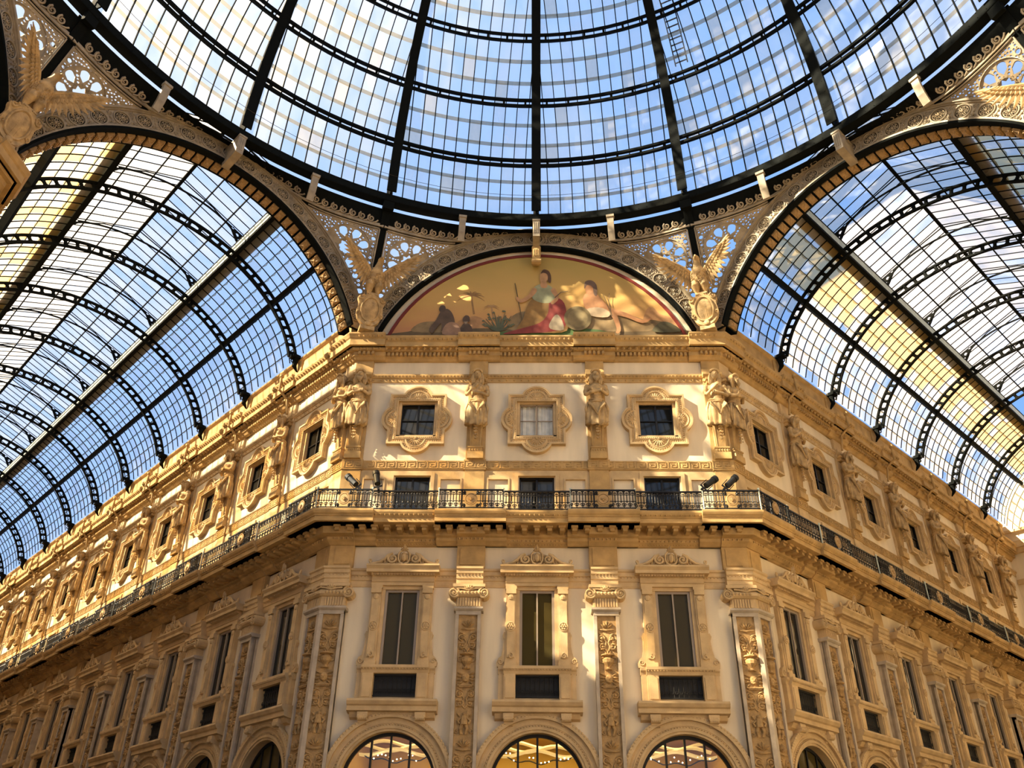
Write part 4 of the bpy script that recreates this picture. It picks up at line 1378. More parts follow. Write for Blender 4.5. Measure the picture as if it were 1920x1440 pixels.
    tr.ribbon([(x, 0, z) for x, z in arc_], [(x, 0, z-26.40) for x, z in arc_], .06, .07)
    for s in (-1, 1):
        o = [(s*3.1, 26.38), (s*3.28, Z0), (s*2.2, Z0+.42), (s*2.62, 27.05), (s*2.95, 26.55)]
        hl = [circ(s*2.98, 26.87, .10, 8), circ(s*2.72, 27.13, .07, 8), circ(s*3.08, 26.65, .05, 6)]
        tr.merge(fill2d([o]+hl, .05))
        tr.tube([(s*3.1, 0, 26.40), (s*2.6, 0, 27.07), (s*1.6, 0, 27.65), (0, 0, 28.2)], .03, 5)
    tm = tr.mesh('lantern_truss', M['iron'])
    for k in range(0, nb+1):
        if (Y[k] if k else y0) > yl+.1: continue
        o = link('lantern_truss', tm, r); o.location = (0, Y[k] if k else y0+.1, 0)
    return r
make_vault(-45, NL, AP+LL, 'iron and glass barrel vault over the long sunlit arcade', 1, None)
make_vault(45, NR, AP+LR, 'iron and glass barrel vault over the short shaded arcade', 0, 5.55)

# ------------------------------------------------------------------ lunette walls, murals
def lunette_poly(R, c, z0, n=40):
    a = math.asin((z0-c)/R); return arcpts(0, c, R, a, pi-a, n)
def mural_mat(name, low, mid, high, z0, z1):
    m, nt, b = newmat(name)
    tc = nt.nodes.new('ShaderNodeTexCoord'); sp = nt.nodes.new('ShaderNodeSeparateXYZ')
    nt.links.new(tc.outputs['Object'], sp.inputs[0])
    nz = nt.nodes.new('ShaderNodeTexNoise'); nz.inputs['Scale'].default_value = 0.8; nz.inputs['Detail'].default_value = 5
    mp = nt.nodes.new('ShaderNodeMapping'); mp.inputs['Scale'].default_value = (.5, 1, 1.4); nt.links.new(tc.outputs['Object'], mp.inputs[0]); nt.links.new(mp.outputs[0], nz.inputs['Vector'])
    ad = nt.nodes.new('ShaderNodeMath'); ad.operation = 'MULTIPLY_ADD'; ad.inputs[1].default_value = 2.2
    nt.links.new(nz.outputs['Fac'], ad.inputs[0]); nt.links.new(sp.outputs['Z'], ad.inputs[2])
    mr = nt.nodes.new('ShaderNodeMapRange'); mr.inputs[1].default_value = z0+1.1; mr.inputs[2].default_value = z1+1.1
    nt.links.new(ad.outputs[0], mr.inputs[0])
    r = nt.nodes.new('ShaderNodeValToRGB'); e = r.color_ramp.elements
    e[0].color = (*low, 1); e[1].color = (*high, 1); k = e.new(.45); k.color = (*mid, 1)
    nt.links.new(mr.outputs[0], r.inputs[0]); nt.links.new(r.outputs[0], b.inputs['Base Color'])
    b.inputs['Roughness'].default_value = .7
    return m
o = struct('wall_lunette', fill2d([lunette_poly(7.4, 18.85, 20.2)], .4).map(lambda v: (v[0], v[1]+AP-.02, v[2])), M['plaster'])
o.matrix_world = side_mat(0)
PAINT = {}
def paint(name, col):
    if name not in PAINT: PAINT[name] = stone_mat('paint_'+name, col, var=.16, scale=2.5, rough=.7, bump=.0)
    return PAINT[name]
mural = thing('lunette_painting', 'half-round golden mural of seated robed figures, palms and hills in a red-edged frame', 'painting')
mural.matrix_world = side_mat(0)
fill2d([lunette_poly(6.58, 18.5, 20.35)], .04).map(lambda v: (v[0], v[1]+AP-.06, v[2])).build('painted_sky', mural_mat('mural_sky', (.46, .21, .085), (.52, .31, .09), (.38, .27, .07), 20.8, 24.8), mural)
fill2d([lunette_poly(6.66, 18.5, 20.35)+lunette_poly(6.52, 18.5, 20.35)[::-1]], .07).map(lambda v: (v[0], v[1]+AP-.09, v[2])).build('red_border', M['red_line'], mural)
_layer = [0]
def mp(px, py): return ((px-1004)/45.2, 20.77+(622-py)/34.4)
def smooth_poly(pts, k=3):
    n = len(pts); out = []
    for i in range(n):
        p0, p1, p2, p3 = pts[i-1], pts[i], pts[(i+1) % n], pts[(i+2) % n]
        for j in range(k):
            t = j/k; t2, t3 = t*t, t*t*t
            out.append(tuple(.5*((2*p1[c])+(-p0[c]+p2[c])*t+(2*p0[c]-5*p1[c]+4*p2[c]-p3[c])*t2+(-p0[c]+3*p1[c]-3*p2[c]+p3[c])*t3) for c in (0, 1)))
    return out
def blotch(name, polys, mat, parent=None, sm=True):
    if name in ('painted_hill', 'painted_rock', 'painted_tuft', 'painted_far_head'):
        for p in polys: blotch(name+' ', [p], mat, parent, sm)
        return
    name = name.strip(); mb = MB()
    for p in polys:
        _layer[0] += 1
        q = [mp(*c) for c in p]
        if sm: q = smooth_poly(q)
        y = AP-.0615-.0006*_layer[0]
        mb.merge(fill2d([q], .0), lambda v, y=y: (v[0], y, v[2]))
    return mb.build(name, mat, parent or mural)
def strip(pts, w0, w1):
    """thin tapering polygon along pixel points"""
    n = len(pts); l = []; r_ = []
    for i, (x, y) in enumerate(pts):
        a = pts[max(i-1, 0)]; b = pts[min(i+1, n-1)]; d = hypot(b[0]-a[0], b[1]-a[1]) or 1
        w = (w0+(w1-w0)*i/(n-1))/2; nx, ny = -(b[1]-a[1])/d*w, (b[0]-a[0])/d*w
        l.append((x+nx, y+ny)); r_.append((x-nx, y-ny))
    return l+r_[::-1]
# distant hills and ground
blotch('painted_hill', [[(1205, 612), (1215, 578), (1228, 572), (1240, 585), (1262, 592), (1276, 612), (1240, 620)], [(845, 618), (850, 600), (870, 592), (885, 588), (905, 596), (915, 620)]], paint('haze', (.42, .22, .09)))
blotch('painted_ground', [[(730, 626), (760, 616), (800, 608), (860, 612), (900, 610), (980, 612), (1080, 610), (1180, 600), (1230, 596), (1276, 612), (1280, 626)]], paint('earth', (.13, .085, .035)))
blotch('painted_rock', [[(768, 616), (776, 603), (795, 598), (822, 600), (838, 616)], [(950, 612), (958, 588), (985, 580), (1000, 600), (1000, 615)], [(1092, 612), (1098, 584), (1130, 578), (1165, 582), (1200, 592), (1225, 604), (1215, 616)]], paint('rock', (.24, .16, .07)))
blotch('painted_tuft', [[(985, 622), (1010, 614), (1070, 611), (1120, 613), (1140, 622)], [(920, 622), (940, 616), (970, 618), (980, 622)]], paint('grass', (.07, .13, .03)))
# palms
def palm(x, y, h, sz):
    fr = []
    for g in (-.2, .3, .75, 1.2, 1.7, 2.2, 2.7, 3.3):
        p = [(x, y)]
        for k in range(1, 5): p.append((x+sz*k/4*cos(g), y-sz*.55*k/4*sin(g)+sz*.32*(k/4)**2))
        fr.append(strip(p, sz*.13, sz*.03))
    return [strip([(x, y), (x+3, y+h*.5), (x+7, y+h)], 3, 4)]+fr
pl = blotch('painted_palm', palm(877, 549, 36, 27), paint('palm', (.28, .15, .05)), None, False)
blotch('painted_far_palm', palm(917, 571, 26, 16), paint('palm_far', (.38, .22, .09)), None, False)
# shrub
rnd = random.Random(4); sh = []
for i in range(34):
    g = rnd.uniform(.1, pi-.1); l = rnd.uniform(14, 34)
    sh.append(strip([(932, 616), (932+l*.5*cos(g), 616-l*.55*sin(g)), (932+l*1.0*cos(g), 612-l*1.1*sin(g))], 2.5, 1))
for i in range(22):
    g = rnd.uniform(.2, pi-.2); l = rnd.uniform(20, 34); x, y = 932+l*cos(g), 614-l*1.05*sin(g)
    sh.append([(x-3, y), (x, y-2), (x+3, y), (x, y+2)])
blotch('painted_shrub', sh, paint('leafgreen', (.10, .11, .06)), None, False)
blotch('painted_bush', [[(1225, 618), (1232, 606), (1245, 600), (1262, 604), (1276, 618)]], paint('bush', (.07, .06, .025)))
# two stooping figures
blotch('painted_worker', [[(806, 620), (800, 612), (812, 596), (820, 580), (832, 576), (842, 584), (848, 600), (846, 622), (826, 622), (822, 602), (812, 614)]], paint('brown', (.10, .06, .035)))
blotch('painted_far_head', [[(816, 576), (819, 570), (826, 570), (829, 576), (825, 582), (818, 581)], [(863, 594), (868, 588), (875, 590), (876, 598), (870, 602), (864, 600)], [(858, 622), (862, 606), (870, 602), (880, 608), (882, 622)]], paint('brown2', (.085, .05, .03)))
blotch('painted_cloth', [[(826, 622), (830, 606), (842, 600), (856, 606), (858, 622)]], paint('wrap', (.30, .17, .10)))
# main seated figure in robes, holding a staff
blotch('painted_staff', [strip([(962, 528), (972, 575), (980, 616)], 2, 2)], paint('staff', (.12, .08, .03)), None, False)
blotch('painted_robe', [[(994, 560), (1012, 556), (1035, 558), (1052, 566), (1060, 585), (1062, 616), (1020, 620), (985, 618), (965, 616), (978, 596), (985, 575)]], paint('robe', (.26, .14, .035)))
blotch('painted_cloak', [[(1030, 560), (1045, 556), (1058, 566), (1062, 590), (1056, 612), (1030, 618), (1000, 620), (940, 622), (975, 612), (1010, 602), (1026, 585)]], paint('crimson', (.24, .035, .025)))
blotch('painted_tunic', [[(1000, 560), (994, 548), (1000, 536), (1014, 530), (1032, 534), (1042, 548), (1040, 562), (1020, 566)]], paint('tunic', (.30, .30, .17)))
blotch('painted_limbs', [strip([(1002, 540), (990, 554), (974, 562), (966, 556)], 9, 5), strip([(1036, 540), (1044, 556), (1034, 566)], 9, 6), [(1012, 534), (1014, 524), (1022, 524), (1026, 534), (1019, 538)]], paint('skin', (.48, .25, .11)))
blotch('painted_head', [[(1011, 522), (1012, 510), (1018, 505), (1026, 508), (1028, 518), (1022, 527), (1015, 528)]], paint('skin2', (.46, .25, .11)))
blotch('painted_hair', [[(1013, 510), (1018, 502), (1028, 504), (1033, 514), (1032, 528), (1027, 524), (1026, 512), (1018, 508)]], paint('hair', (.10, .045, .02)))
blotch('painted_hem', [[(1028, 606), (1040, 588), (1050, 592), (1056, 614), (1034, 614)]], paint('linen', (.42, .34, .22)))
# round shield and reclining companion
blotch('painted_companion', [[(1094, 562), (1100, 548), (1116, 546), (1128, 556), (1134, 572), (1120, 580), (1102, 580)], strip([(1126, 574), (1150, 584), (1160, 612), (1156, 620)], 14, 5), strip([(1140, 580), (1175, 588), (1205, 600), (1222, 594)], 10, 4), strip([(1122, 556), (1138, 572), (1150, 580)], 8, 5)], paint('skin3', (.42, .20, .085)))
blotch('painted_companion_head', [[(1101, 546), (1100, 534), (1106, 528), (1114, 532), (1116, 542), (1110, 550)]], paint('skin4', (.40, .19, .08)))
blotch('painted_companion_hair', [[(1098, 540), (1100, 526), (1112, 523), (1122, 532), (1122, 552), (1116, 550), (1114, 536), (1104, 532)]], paint('hair2', (.15, .09, .06)))
blotch('painted_shawl', [[(1100, 578), (1124, 574), (1144, 582), (1140, 592), (1110, 590)]], paint('shawl', (.45, .33, .20)))
blotch('painted_shield', [[(1083+26*cos(i*pi/8), 594+22*sin(i*pi/8)) for i in range(16)]], paint('bronze', (.19, .14, .06)))
blotch('painted_shield_boss', [[(1083+19*cos(i*pi/6), 594+16*sin(i*pi/6)) for i in range(12)]], paint('bronze2', (.24, .18, .08)))
blotch('painted_reeds', [strip([(1148, 590), (1140, 566), (1134, 550)], 2, 1), strip([(1148, 590), (1144, 562), (1146, 548)], 2, 1), strip([(1040, 556), (1052, 546), (1066, 544)], 2, 1)], paint('reed', (.14, .09, .04)), None, False)

# ------------------------------------------------------------------ end wall of the short arcade
ye = AP+LR
o = struct('wall_arcade_end', fill2d([rect(-7.5, 7.5, FLOOR, 20.5), arcpts(0, 3.0, 4.2, 0, pi, 30)+[(-4.2, -1.4), (4.2, -1.4)]], .8).map(lambda v: (v[0], v[1]+ye, v[2])), M['plaster']); o.matrix_world = side_mat(45)
o = struct('wall_arcade_gable', fill2d([lunette_poly(8.4, 18.15, 20.2)], .5).map(lambda v: (v[0], v[1]+ye+.15, v[2])), M['plaster']); o.matrix_world = side_mat(45)
mb = MB()
for z0, z1, p in ((20.1, 20.5, .35), (19.8, 20.1, .22), (21.2, 21.35, .12), (17.9, 18.2, .12)): mb.box(-7.3, 7.3, ye-p, ye+.1, z0, z1)
mb.merge(fill2d([lunette_poly(6.4, 17.95, 21.2)+lunette_poly(6.2, 17.95, 21.2)[::-1]], .12), lambda v: (v[0], v[1]+ye+.05, v[2]))
mb.merge(fill2d([lunette_poly(6.8, 17.95, 21.0)+lunette_poly(6.7, 17.95, 21.0)[::-1]], .12), lambda v: (v[0], v[1]+ye+.05, v[2]))
n_trim += 1; o = struct('trim_%d' % n_trim, mb, M['stone_pale']); o.matrix_world = side_mat(45)
m2 = thing('end_wall_painting', 'small golden half-round mural with grey figure on the far end wall of the short arcade', 'painting'); m2.matrix_world = side_mat(45)
fill2d([lunette_poly(6.15, 17.95, 21.35)], .03).map(lambda v: (v[0], v[1]+ye+.11, v[2])).build('painted_sky', mural_mat('mural_sky_two', (.55, .30, .16), (.85, .60, .12), (.8, .55, .1), 21.2, 24), m2)
mb = MB()
for p in ([(-4.9, 21.9), (-4.2, 21.5), (-3.0, 21.4), (-2.2, 21.9), (-3.0, 22.5), (-4.1, 22.3)],): mb.merge(fill2d([smooth_poly(p)], .0), lambda v: (v[0], ye+.10, v[2]))
mb.build('painted_drapery', paint('rose', (.45, .25, .15)), m2)
mb = MB()
for p in ([(-3.6, 22.2), (-3.9, 22.8), (-4.6, 23.1), (-3.6, 23.1), (-3.0, 23.3), (-2.3, 22.9), (-2.2, 22.0), (-2.9, 21.7)],): mb.merge(fill2d([smooth_poly(p)], .0), lambda v: (v[0], ye+.095, v[2]))
mb.build('painted_figure', paint('greyblue', (.16, .16, .16)), m2)

# ------------------------------------------------------------------ the other fronts round the crossing
def plain_front(name, mat, x0, x1, m0, m1, arm):
    mb = MB(); mb.box(x0, x1, 0, .5, FLOOR, 20.3)
    if not arm:
        mb.merge(fill2d([lunette_poly(7.4, 18.85, 20.2)], .4))
    o = struct(name, mb, M['plaster']); o.matrix_world = mat
    mb = MB()
    mb.mould(x0, x1, top_cornice(.70, 0, 20.30), m0, m1)
    dent(mb, x0, x1, .2, .33, 19.56, 19.70, .17, .095); beads(mb, x0, x1, .66, 20.14, .19, .065)
    if m1: mb.mould(x1-E-.85, x1, top_cornice(.82, .12, 20.38), 0, 1)
    if m0: mb.mould(x0, x0+E+.85, top_cornice(.82, .12, 20.38), 1, 0)
    mb.mould(x0, x1, balcony_prof(1.25, 0), m0, m1)
    mb.mould(x0, x1, entab_prof(0), m0, m1)
    mb.mould(x0, x1, [(-.05, 18.76), (.13, 18.76), (.05, 18.42), (-.05, 18.42)], m0, m1)
    if arm: mb.mould(x0, x1, [(-.35, 20.2), (-.35, 21.86), (.20, 21.86), (.10, 21.66), (.10, 20.50), (.2, 20.2)], m0, m1)
    global n_trim
    n_trim += 1; o = struct('trim_%d' % n_trim, mb, M['stone']); o.matrix_world = mat
def wall_at(az): return side_mat(az) @ Matrix.Translation((0, AP, 0))
SHIFT = Matrix.Translation((.6*Q, .6*Q, 0))
for az, nm in ((-90, 'west'), (90, 'east'), (180, 'south')): plain_front('wall_'+nm, (SHIFT if az == -90 else Matrix()) @ wall_at(az), -W, W, 1, 1, False)
# far sides of the arcades
plain_front('wall_far_long_arcade', SHIFT @ side_mat(-45) @ Matrix.Translation((-W, AP, 0)) @ Matrix.Rotation(pi/2, 4, 'Z'), 0, LL, 1, 0, True)
plain_front('wall_far_short_arcade', side_mat(45) @ Matrix.Translation((W, AP, 0)) @ Matrix.Rotation(-pi/2, 4, 'Z'), -LR, 0, 0, 1, True)
mb = MB(); mb.box(-8, 8, AP+LL, AP+LL+.5, FLOOR, 20.3); o = struct('wall_long_arcade_end', mb, M['plaster']); o.matrix_world = side_mat(-45)
# floor
mb = MB(); mb.box(-90, 90, -60, 110, FLOOR-.2, FLOOR); struct('floor', mb, M['floor'])
# ------------------------------------------------------------------ statues
def feather(mb, p0, ang, ln, wd, y, th=.05):
    """long flattened feather in the wing plane"""
    c, s = cos(ang), sin(ang); n = 7
    prof = [.35, .8, 1.0, .95, .75, .45, .05]
    vs = []
    for i in range(n):
        u = ln*i/(n-1); w = wd/2*prof[i]
        x, z = p0[0]+u*c, p0[1]+u*s
        vs += [(x+s*w, y, z-c*w), (x, y-th*(1-.4*i/(n-1)), z), (x-s*w, y, z+c*w), (x, y+.02, z)]
    fs = []
    for i in range(n-1):
        a = 4*i
        for k in range(4): fs.append((a+k, a+(k+1) % 4, a+4+(k+1) % 4, a+4+k))
    fs += [(3, 2, 1, 0), tuple(4*(n-1)+k for k in range(4))]
    mb.add(vs, fs)
def make_eagle():
    r = thing('eagle_statue', 'x', 'statue')
    b = MB()
    b.ball((0, -.15, 2.95), (.40, .30, .52), 14, 10)
    b.ball((0, -.22, 3.2), (.33, .26, .36), 14, 10)
    b.tube([(0, -.15, 3.3), (.03, -.15, 3.62), (.07, -.22, 3.88), (.08, -.26, 3.98)], [.30, .21, .16, .14], 12)
    b.ball((.08, -.28, 3.99), (.16, .20, .16), 12, 9)
    b.tube([(.08, -.42, 4.0), (.08, -.55, 3.97), (.09, -.60, 3.88)], [.09, .06, .02], 8)
    b.ball((.01, -.36, 4.07), (.05, .05, .03), 6, 5); b.ball((.15, -.36, 4.07), (.05, .05, .03), 6, 5)
    for s in (-1, 1):
        b.tube([(s*.16, -.15, 2.75), (s*.22, -.28, 2.4), (s*.20, -.22, 2.05), (s*.19, -.26, 1.86)], [.24, .20, .10, .07], 10)
        b.tube([(s*.2, -.1, 3.2), (s*.5, -.1, 3.42), (s*.75, -.1, 3.6)], [.2, .15, .08], 8)
        for k in (-1, 0, 1):
            b.tube([(s*.19+.0*k, -.26, 1.88), (s*.19+k*.08, -.40, 1.88), (s*.19+k*.09, -.46, 1.78)], [.05, .045, .02], 6)
    b.tube([(0, .0, 2.6), (0, .06, 2.1), (0, .08, 1.7)], [.22, .20, .10], 8, flat=.5)
    body = remesh(b, .035, 2)
    rnd = random.Random(2); bt = MB()
    for i in range(80):                               # breast feathers
        a = rnd.uniform(-1.2, 1.2); z = rnd.uniform(2.55, 3.6)
        k = sqrt(max(0, 1-((z-3.0)/.75)**2))
        x = sin(a)*.36*k; y = -.19-cos(a)*.28*k
        bt.leaf(x, z, -pi/2+x*.6, .17, .11, y=-y-.02, h=.05)
    body.build('body', M['statue'], r, True)
    bt.build('breast_feathers', M['statue'], r)
    for s in (-1, 1):
        w = MB()
        arm = [(.22, 3.25), (.60, 3.52), (1.0, 3.72), (1.45, 3.92), (1.80, 4.10)]
        def A_(t):
            t = t*4; i = min(3, int(t)); f = t-i
            return (arm[i][0]+(arm[i+1][0]-arm[i][0])*f, arm[i][1]+(arm[i+1][1]-arm[i][1])*f)
        for i in range(15):
            t = i/14; p = A_(t); g = radians(-88+108*t**1.15); feather(w, p, g, .78+.42*sin(pi*min(1, t*.75+.2)), .26, .02)
        for i in range(14):
            t = i/13; p = A_(t*.92); g = radians(-84+92*t); feather(w, (p[0], p[1]+.02), g, .56, .22, -.04)
        for i in range(13):
            t = i/12; p = A_(t*.85); g = radians(-80+85*t); feather(w, (p[0], p[1]+.04), g, .32, .20, -.09)
        w.tube([(x, -.06, z) for x, z in arm], [.12, .12, .10, .08, .03], 8)
        w.map(lambda v: (s*v[0], v[1]-abs(v[0])*.36, v[2]))
        w.build('wing', M['statue'], r)
    sh = MB()
    o = [(0, .42), (.28, .52), (.46, .78), (.54, 1.05), (.50, 1.35), (.58, 1.60), (.36, 1.72), (.22, 1.86), (0, 1.80)]
    o = smooth_poly(o+[(-x, z) for x, z in o[-2:0:-1]], 3)
    sh.merge(fill2d([o], .18), lambda v: (v[0], v[1]-.42, v[2]))
    ov = [(.37*cos(i*pi/14), 1.14+.50*sin(i*pi/14)) for i in range(28)]
    sh.tube([(x, -.45, z) for x, z in ov], .045, 6, closed=True)
    sh.ball((0, -.40, 1.14), (.36, .10, .49), 18, 10)
    for p in ([(-.33, 1.14), (.33, 1.14)], [(0, .70), (0, 1.58)]):
        pass
    for sx in (-1, 1):
        for sz in (-1, 1):
            sh.tube([(sx*.07, -.49, 1.14+sz*.07), (sx*.30, -.445, 1.14+sz*.07)], .012, 4); sh.tube([(sx*.07, -.49, 1.14+sz*.07), (sx*.07, -.45, 1.14+sz*.40)], .012, 4)
        scroll_tube(sh, sx*.46, 1.60, .12, pi/2, 1.3, sx, .44, .045)
        scroll_tube(sh, sx*.46, .95, .09, -pi/2, 1.2, sx, .44, .035)
    sh.ball((0, -.42, .55), (.14, .08, .14), 8, 6)
    sh.box(-.30, .30, -.40, .30, 0, .45)
    sh.box(-.16, .16, -.34, .2, .40, 2.0)
    sh.build('shield', M['statue'], r)
    for ch in r.children:
        for v in ch.data.vertices:
            z = v.co.z
            if z > 1.7: z = 1.36+(z-1.7)*.66
            elif z > .42: z = .16+(z-.42)*.94
            else: z = z*.38
            if ch.name.startswith('wing'):
                v.co.x = (.18 if v.co.x > 0 else -.18)+(v.co.x-(.18 if v.co.x > 0 else -.18))*.60
            elif z > 1.3: v.co.x *= .85
            v.co.z = z; v.co.y -= .12+.46*max(0.0, z-.5)
    k = Kind(r); k.zb = 0; return k
K_e = make_eagle()
for az, t in ((-22.5, 'between the painted lunette and the long sunlit arcade'), (22.5, 'between the painted lunette and the short shaded arcade'),
              (-67.5, 'in shade beyond the long arcade arch'), (67.5, 'beyond the short arcade arch, only its wing showing')):
    K_e.put(side_mat(az) @ Matrix.Translation((0, 18.62, 20.40)), 'spread-winged stone eagle on a cross shield, ' + t, 'eagle statues')

def face(b, c, male):
    x, y, z = c
    b.ball(c, (.155, .19, .225), 16, 12)
    b.ball((x, y-.05, z-.12), (.10, .12, .10), 10, 8)
    b.tube([(x, y-.17, z+.05), (x, y-.215, z-.02), (x, y-.20, z-.05)], [.022, .032, .036], 6)
    for s in (-1, 1):
        b.ball((x+s*.06, y-.155, z+.02), (.032, .025, .02), 8, 6)
        b.tube([(x+s*.02, y-.185, z+.065), (x+s*.07, y-.18, z+.075), (x+s*.115, y-.14, z+.06)], .018, 5)
        b.ball((x+s*.15, y-.0, z-.0), (.025, .04, .055), 6, 5)
    b.ball((x, y-.175, z-.095), (.05, .025, .014), 8, 5); b.ball((x, y-.17, z-.12), (.042, .025, .014), 8, 5)
def hand(b, p, d, s, r=.024):
    """palm with five bent fingers; d = pointing direction"""
    p = Vector(p); d = Vector(d).normalized(); up_ = Vector((0, 0, 1)); q = up_-d*up_.dot(d); q.normalize(); nrm = d.cross(q)
    b.tube([tuple(p-d*.03), tuple(p+d*.10)], [.055, .062], 8, flat=None)
    for k, ln in zip((-1.5, -.5, .5, 1.5), (.085, .105, .115, .10)):
        a = p+d*.09+q*(k*.036); m_ = a+d*ln*.55+nrm*(.02*s); e = m_+d*ln*.35-q*.01+nrm*(.045*s)
        b.tube([tuple(a), tuple(m_), tuple(e)], [r, r*.92, r*.75], 6)
    a = p+q*.05+d*.02; b.tube([tuple(a), tuple(a+q*.04+d*.05), tuple(a+q*.045+d*.10)], [r*1.1, r, r*.8], 6)
def make_caryatid(male):
    r = thing('caryatid_statue', 'x', 'statue')
    b = MB(); Y = -.36
    b.tube([(0, Y, 2.35), (0, Y, 2.55), (0, Y-.03, 2.80), (0, Y-.02, 3.05), (0, Y, 3.20)], [.24, .215, .255 if male else .235, .275, .20], 16)
    b.ball((0, Y-.02, 3.05), (.36, .20, .20), 16, 10)
    if male:
        for s in (-1, 1): b.ball((s*.13, Y-.16, 2.98), (.14, .09, .11), 10, 8)
        for i in range(3):
            for s in (-1, 1): b.ball((s*.065, Y-.20, 2.78-.11*i), (.07, .05, .05), 8, 6)
    else:
        for s in (-1, 1): b.ball((s*.125, Y-.20, 2.93), (.105, .11, .11), 12, 9)
        b.ball((0, Y-.17, 2.58), (.14, .06, .12), 8, 6)
    b.tube([(0, Y, 3.15), (0, Y-.06, 3.36), (0, Y-.09, 3.48)], [.13, .10, .10], 10)
    hc = (0, Y-.13, 3.60); face(b, hc, male)
    for s in (-1, 1):
        b.ball((s*.345, Y-.02, 3.11), (.125, .13, .12), 10, 8)
    if male:
        for s in (-1, 1):
            zz = 2.72+(.05 if s > 0 else 0)
            b.tube([(s*.35, Y-.02, 3.10), (s*.42, Y-.06, 2.88), (s*.42, Y-.13, 2.70)], [.105, .095, .08], 10)
            b.tube([(s*.42, Y-.13, 2.70), (s*.22, Y-.30, zz), (-s*.02, Y-.32, zz+.04)], [.08, .07, .05], 10)
            hand(b, (-s*.04, Y-.32, zz+.04), (-s, -.15, .25), -s)
    else:
        b.tube([(.35, Y-.02, 3.10), (.43, Y-.05, 2.86), (.42, Y-.12, 2.66)], [.095, .085, .07], 10)
        b.tube([(.42, Y-.12, 2.66), (.22, Y-.30, 2.66), (.02, Y-.33, 2.70)], [.07, .06, .045], 10); hand(b, (.0, Y-.33, 2.70), (-1, -.1, .15), -1)
        b.tube([(-.35, Y-.02, 3.10), (-.43, Y-.06, 2.86), (-.40, Y-.14, 2.68)], [.095, .085, .07], 10)
        b.tube([(-.40, Y-.14, 2.68), (-.24, Y-.28, 2.82), (-.06, Y-.32, 2.98)], [.07, .06, .045], 10); hand(b, (-.04, Y-.32, 3.0), (.6, -.1, .8), 1)
    remesh(b, .021, 1).build('figure', M['statue'], r, True)
    h = MB(); rnd = random.Random(8 if male else 9); x, y, z = hc
    h.ball((x, y+.05, z+.07), (.18, .20, .20), 14, 10)
    for i in range(22):
        g = pi*(i+.5)/22; xx = .175*cos(g)
        ln = rnd.uniform(.38, .55)
        if sin(g) > .93: continue
        h.tube([(x+xx*.8, y-.06, z+.15*sin(g)+.06), (x+xx*1.15, y-.04, z-.06), (x+xx*(1.25+.2*rnd.random()), y-.02, z-.22), (x+xx*1.3, y-.0+.02*rnd.random(), z-ln)], [.04, .045, .042, .015], 6)
    for i in range(13):
        g = pi*(i+.5)/13; h.ball((x+.165*cos(g), y-.09-.06*sin(g), z+.10+.10*sin(g)), .048, 6, 5)
    if male:
        for i in range(9):
            u = (i-4)/4
            h.tube([(x+.10*u, y-.14, z-.08), (x+.10*u, y-.19, z-.20), (x+.05*u+.01, y-.17, z-.34-.06*(1-abs(u)))], [.032, .035, .012], 6)
        h.tube([(x-.09, y-.16, z-.09), (x, y-.20, z-.065), (x+.09, y-.16, z-.09)], .022, 6)
    h.build('hair', M['statue'], r, True)
    # skirt of heavy folds
    d = MB(); nu, nv = 64, 16; vs = []
    for j in range(nv+1):
        v = j/nv; zz = 2.50-1.12*v
        rr = .255+.15*sin(min(1, v*1.3)*pi*.62)
        for i in range(nu):
            a = 2*pi*i/nu
            f = 1+(.03+.12*v)*sin(9*a+2.2*sin(a)+v*1.2)+.05*v*sin(17*a)
            zo = -.14*v*cos(2*a)*(.6)-.05*v*sin(9*a)
            vs.append((rr*f*sin(a)*1.02, Y+.03-rr*f*cos(a)*.72, zz+zo))
    fs = [(j*nu+i, j*nu+(i+1) % nu, (j+1)*nu+(i+1) % nu, (j+1)*nu+i) for j in range(nv) for i in range(nu)]
    fs.append(tuple(nv*nu+i for i in range(nu)))
    d.add(vs, fs)
    for k in range(4):
        d.tube([(.27*sin(a)*1.03, Y+.02-.27*cos(a)*.8, 2.50-.045*k-.05*cos(a*2+k)) for a in [2*pi*i/24 for i in range(24)]], .035, 6, closed=True)
    for s in (-1, 1):
        for k in range(4): d.tube([(s*.26, Y-.12, 2.42), (s*(.30-.05*k), Y-.28, 2.2-.05*k), (s*(.10-.03*k), Y-.34, 1.95-.08*k)], [.03, .045, .02], 6)
        d.tube([(s*.33, Y-.05, 2.40), (s*.42, Y-.06, 2.1), (s*.40, Y-.05, 1.62)], [.05, .06, .03], 7)
    d.build('drapery', M['statue'], r, True)
    g = MB()
    for k in range(5):
        zz = 1.42-.13*k
        g.lathe([(.012, 0), (.055-.004*k, -.03), (.085-.008*k, -.10), (.03, -.12)], c=(0, Y-.06+.01*k, zz), n=8)
        for s in (-1, 1): g.ball((s*.06, Y-.1, zz-.08), .03, 5, 4)
    g.tube([(0, Y, 1.5), (0, Y-.02, .8)], .02, 5); g.ball((0, Y-.04, .80), .04, 6, 5)
    g.build('garland', M['statue'], r)
    p = MB()
    def slab(h0, p0, z0, h1, p1, z1):
        vs = [(-h0, -p0, z0), (h0, -p0, z0), (h0, -.0, z0), (-h0, -.0, z0), (-h1, -p1, z1), (h1, -p1, z1), (h1, -.0, z1), (-h1, -.0, z1)]
        p.add(vs, [(0,3,2,1), (4,5,6,7), (0,1,5,4), (1,2,6,5), (2,3,7,6), (3,0,4,7)])
    slab(.31, .30, 0, .31, .30, .28); slab(.27, .26, .28, .27, .26, .50); slab(.29, .29, .46, .29, .29, .52)
    slab(.21, .20, .50, .27, .30, 1.62)
    for i in range(5): p.leaf(-.2+.1*i, .31, pi/2, .13, .09, y=.265, h=.03)
